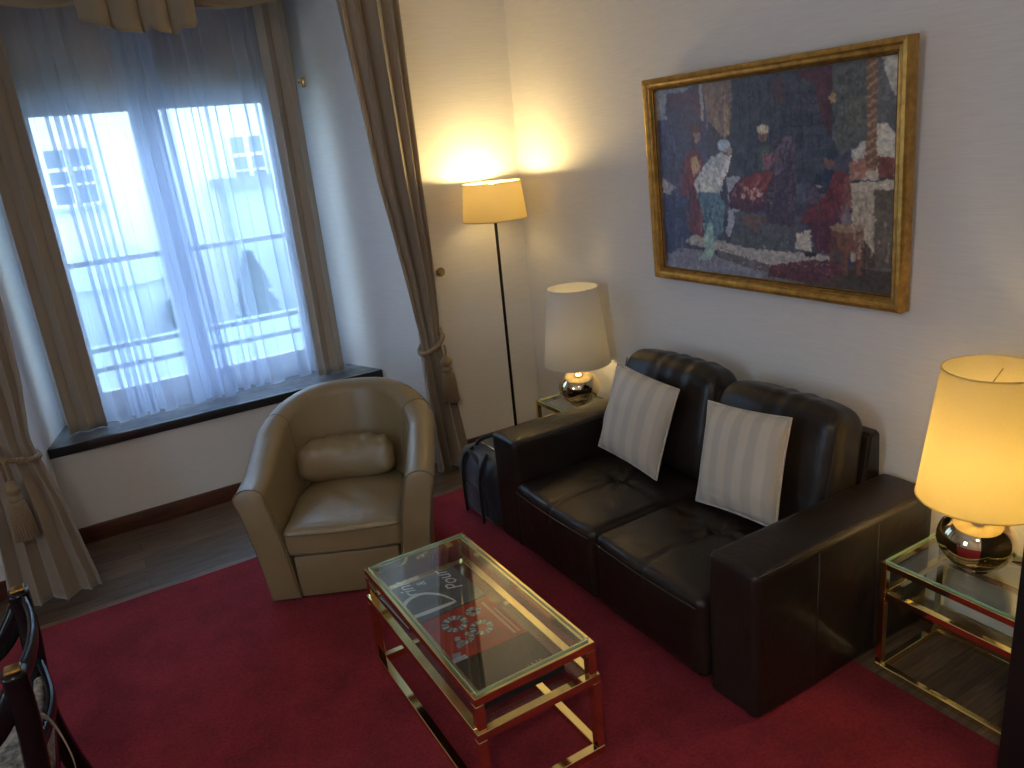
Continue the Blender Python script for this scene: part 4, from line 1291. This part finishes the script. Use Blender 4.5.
# ------------------------------------------------------------------ black lacquered chair, bottom left
def lacquer_chair():
    r = thing('lacquered_armchair', 'black lacquered open armchair with gilt tips at the lower left corner', 'chair', (-.612, 2.02, .0185))
    Z = .850
    ys = (.44, -.03); xb = .265    # far and near back posts
    ya, yn = 2.50-2.02, 2.05-2.02
    def bar(name, pts, w, h, mat=M_black, parent=r, flat=False):
        P = spline(pts, 8); V = []; F = []
        for i, p in enumerate(P):
            t = (P[min(i+1, len(P)-1)]-P[max(i-1, 0)]).normalized()
            s = t.cross(Vector((0, 1, 0)) if abs(t.z) > .8 or flat else Vector((0, 0, 1)))
            s.normalize(); u = s.cross(t).normalized()
            for a in range(12):
                an = 2*PI*a/12; V.append(p+s*w/2*math.copysign(abs(math.cos(an))**.6, math.cos(an))+u*h/2*math.copysign(abs(math.sin(an))**.6, math.sin(an)))
        n = len(P)
        for i in range(n-1):
            for a in range(12):
                b = (a+1) % 12; F.append([i*12+a, i*12+b, (i+1)*12+b, (i+1)*12+a])
        F.append(list(range(12))[::-1]); F.append([(n-1)*12+a for a in range(12)])
        return link_mesh(name, V, F, mat, parent)
    for y in (ya, yn):
        l = bar('back_leg', [(xb+.05, y, .0), (xb+.0, y, .25), (xb-.02, y, .45), (xb+.0, y, .7), (xb+.005, y, Z)], .056, .060, flat=True)
        box('gilt_tip', (xb-.014, y-.019, Z), (xb+.024, y+.019, Z+.012), M_gilt, l, bev=.004)
    bar('crest_rail', [(xb+.012, yn+.01, Z-.03), (xb+.030, yn+.11, Z-.035), (xb+.038, (ya+yn)/2, Z-.035), (xb+.030, ya-.11, Z-.035), (xb+.012, ya-.01, Z-.03)], .020, .055)
    bar('lower_back_rail', [(xb+.0, yn+.01, Z-.24), (xb+.02, yn+.12, Z-.25), (xb+.03, (ya+yn)/2, Z-.25), (xb+.02, ya-.12, Z-.25), (xb+.0, ya-.01, Z-.24)], .022, .045)
    for y in (ya, yn):
        bar('armrest', [(xb+.0, y, Z-.05), (xb-.10, y, Z-.17), (xb-.28, y, Z-.215), (xb-.44, y, Z-.20), (xb-.52, y, Z-.22)], .060, .042, flat=True)
        bar('front_leg', [(xb-.52, y, 0), (xb-.50, y, .25), (xb-.49, y, .45), (xb-.50, y, Z-.22)], .036, .036, flat=True)
    boxes('seat_rail', [((xb-.52, yn-.015, .38), (xb+.0, yn+.015, .44)), ((xb-.52, ya-.015, .38), (xb+.0, ya+.015, .44)),
                        ((xb-.53, yn, .38), (xb-.50, ya, .44)), ((xb-.035, yn, .38), (xb-.0, ya, .44))], M_black, r, bev=.004)
    rounded('seat_cushion', (.50, ya-yn-.02, .07), .025, M_chairfab, r, (10, 10, 3), None, (xb-.27, (ya+yn)/2, .475))
    # tied ribbon hanging off the back
    rb = thing('ribbon_bow', 'loose beige ribbon tied at the chair back', 'ribbon', (0, 0, 0))
    bpy.data.objects.remove(rb)
    def rib(pts, w=.012):
        P = spline(pts, 8); V = []; F = []
        for i, p in enumerate(P):
            V += [p+Vector((0, w/2, w/3)), p-Vector((0, w/2, w/3))]
        for i in range(len(P)-1): F.append([2*i, 2*i+1, 2*i+3, 2*i+2])
        o = link_mesh('ribbon', V, F, M_ribbon, r)
        s = o.modifiers.new('solid', 'SOLIDIFY'); s.thickness = .002
    x = xb-.02
    rib([(x+.01, yn+.02, .66), (x+.03, yn+.09, .655), (x+.055, yn+.10, .60), (x+.08, yn+.03, .54), (x+.085, yn-.02, .50)])
    rib([(x+.01, yn+.02, .66), (x+.035, yn+.03, .62), (x+.03, yn-.02, .55), (x+.04, yn-.04, .50)])
    rounded('back_pad', (.03, ya-yn-.14, .12), .014, M_chairfab, r, (4, 10, 6), None, (xb-.004, (ya+yn)/2, .54))
lacquer_chair()

# unseen fill light added behind the camera, shaped as a ceiling fixture
cl = thing('added_fill_lamp', 'added fill light behind the camera, shaped as a round ceiling fixture', 'lamp', (-.7, -.6, ZC))
lathe('mount', [(0, 0), (.12, 0), (.12, -.03), (0, -.03)], M_knob, cl, 40)
lathe('fill_globe', [(0, -.03), (.20, -.035), (.22, -.06), (.20, -.11), (.12, -.15), (0, -.165)], mat_emit('fill_glow', (1, .90, .78), 52.), cl, 40)

# tall dark cabinet whose edge shows at the right
cb = thing('tall_cabinet', 'tall black-brown wooden cabinet cut off by the right edge', 'cabinet', (2.385, .66, .0145))
box('body', (-.335, -.28, .04), (.23, .27, 2.0), M_darkwood, cb, bev=.004)
box('plinth', (-.31, -.26, 0), (.21, .25, .04), M_darkwood, cb)
for y0, y1, ky in ((-.275, -.007, -.03), (-.003, .265, .03)):
    d = box('door', (-.352, y0, .06), (-.336, y1, 1.98), M_darkwood, cb, bev=.003)
    lathe('knob', [(0, 0), (.006, 0), (.006, .012), (.012, .018), (.010, .026), (0, .028)], M_knob, d, 16, (-.352, -.005+ky, 1.0), (-1, 0, 0))

# ------------------------------------------------------------------ light
w = bpy.data.worlds.new('overcast_sky'); sc.world = w; w.use_nodes = True
nt = w.node_tree; bg = nt.nodes['Background']
tc = nt.nodes.new('ShaderNodeTexCoord'); sep = nt.nodes.new('ShaderNodeSeparateXYZ')
nt.links.new(tc.outputs['Generated'], sep.inputs[0])
cr = ramp(nt, sep.outputs['Z'], (.56, .75, 1.0), (.50, .71, 1.0), .0, .8)
nt.links.new(cr, bg.inputs['Color']); bg.inputs['Strength'].default_value = 8.0
def portal(loc, rot, sx, sy):
    l = bpy.data.lights.new('window_portal', 'AREA'); l.shape = 'RECTANGLE'; l.size = sx; l.size_y = sy
    l.cycles.is_portal = True
    o = bpy.data.objects.new('window_portal', l); COL.objects.link(o); o.location = loc; o.rotation_euler = rot
portal((.66, YG+.3, 1.6), (PI/2, 0, PI), 1.7, 2.0)
portal((XL-.15, 1.4, 1.6), (PI/2, 0, -PI/2), 1.0, 1.4)  # sky portal for the added side window

# ------------------------------------------------------------------ camera
yaw, pit, rol = math.radians(29.06958202), math.radians(-17.73919887), math.radians(-5.74325845)
fw = Vector((math.sin(yaw)*math.cos(pit), math.cos(yaw)*math.cos(pit), math.sin(pit)))
r0 = Vector((math.cos(yaw), -math.sin(yaw), 0)); u0 = r0.cross(fw)
rr = r0*math.cos(rol)+u0*math.sin(rol); uu = -r0*math.sin(rol)+u0*math.cos(rol)
cam = bpy.data.cameras.new('camera'); co = bpy.data.objects.new('camera', cam); COL.objects.link(co)
cam.sensor_width = 36; cam.lens = 36*767.7/1024; cam.clip_start = .05
Mx = Matrix((rr, uu, -fw)).transposed().to_4x4(); Mx.translation = (0, 0, 2.0)
co.matrix_world = Mx
sc.camera = co
vs = sc.view_settings
vs.view_transform = 'Standard'; vs.look = 'None'; vs.gamma = 1; vs.use_curve_mapping = False
vs.exposure = 0.12
sc.cycles.max_bounces = 10; sc.cycles.transparent_max_bounces = 24
sc.cycles.sample_clamp_indirect = 6
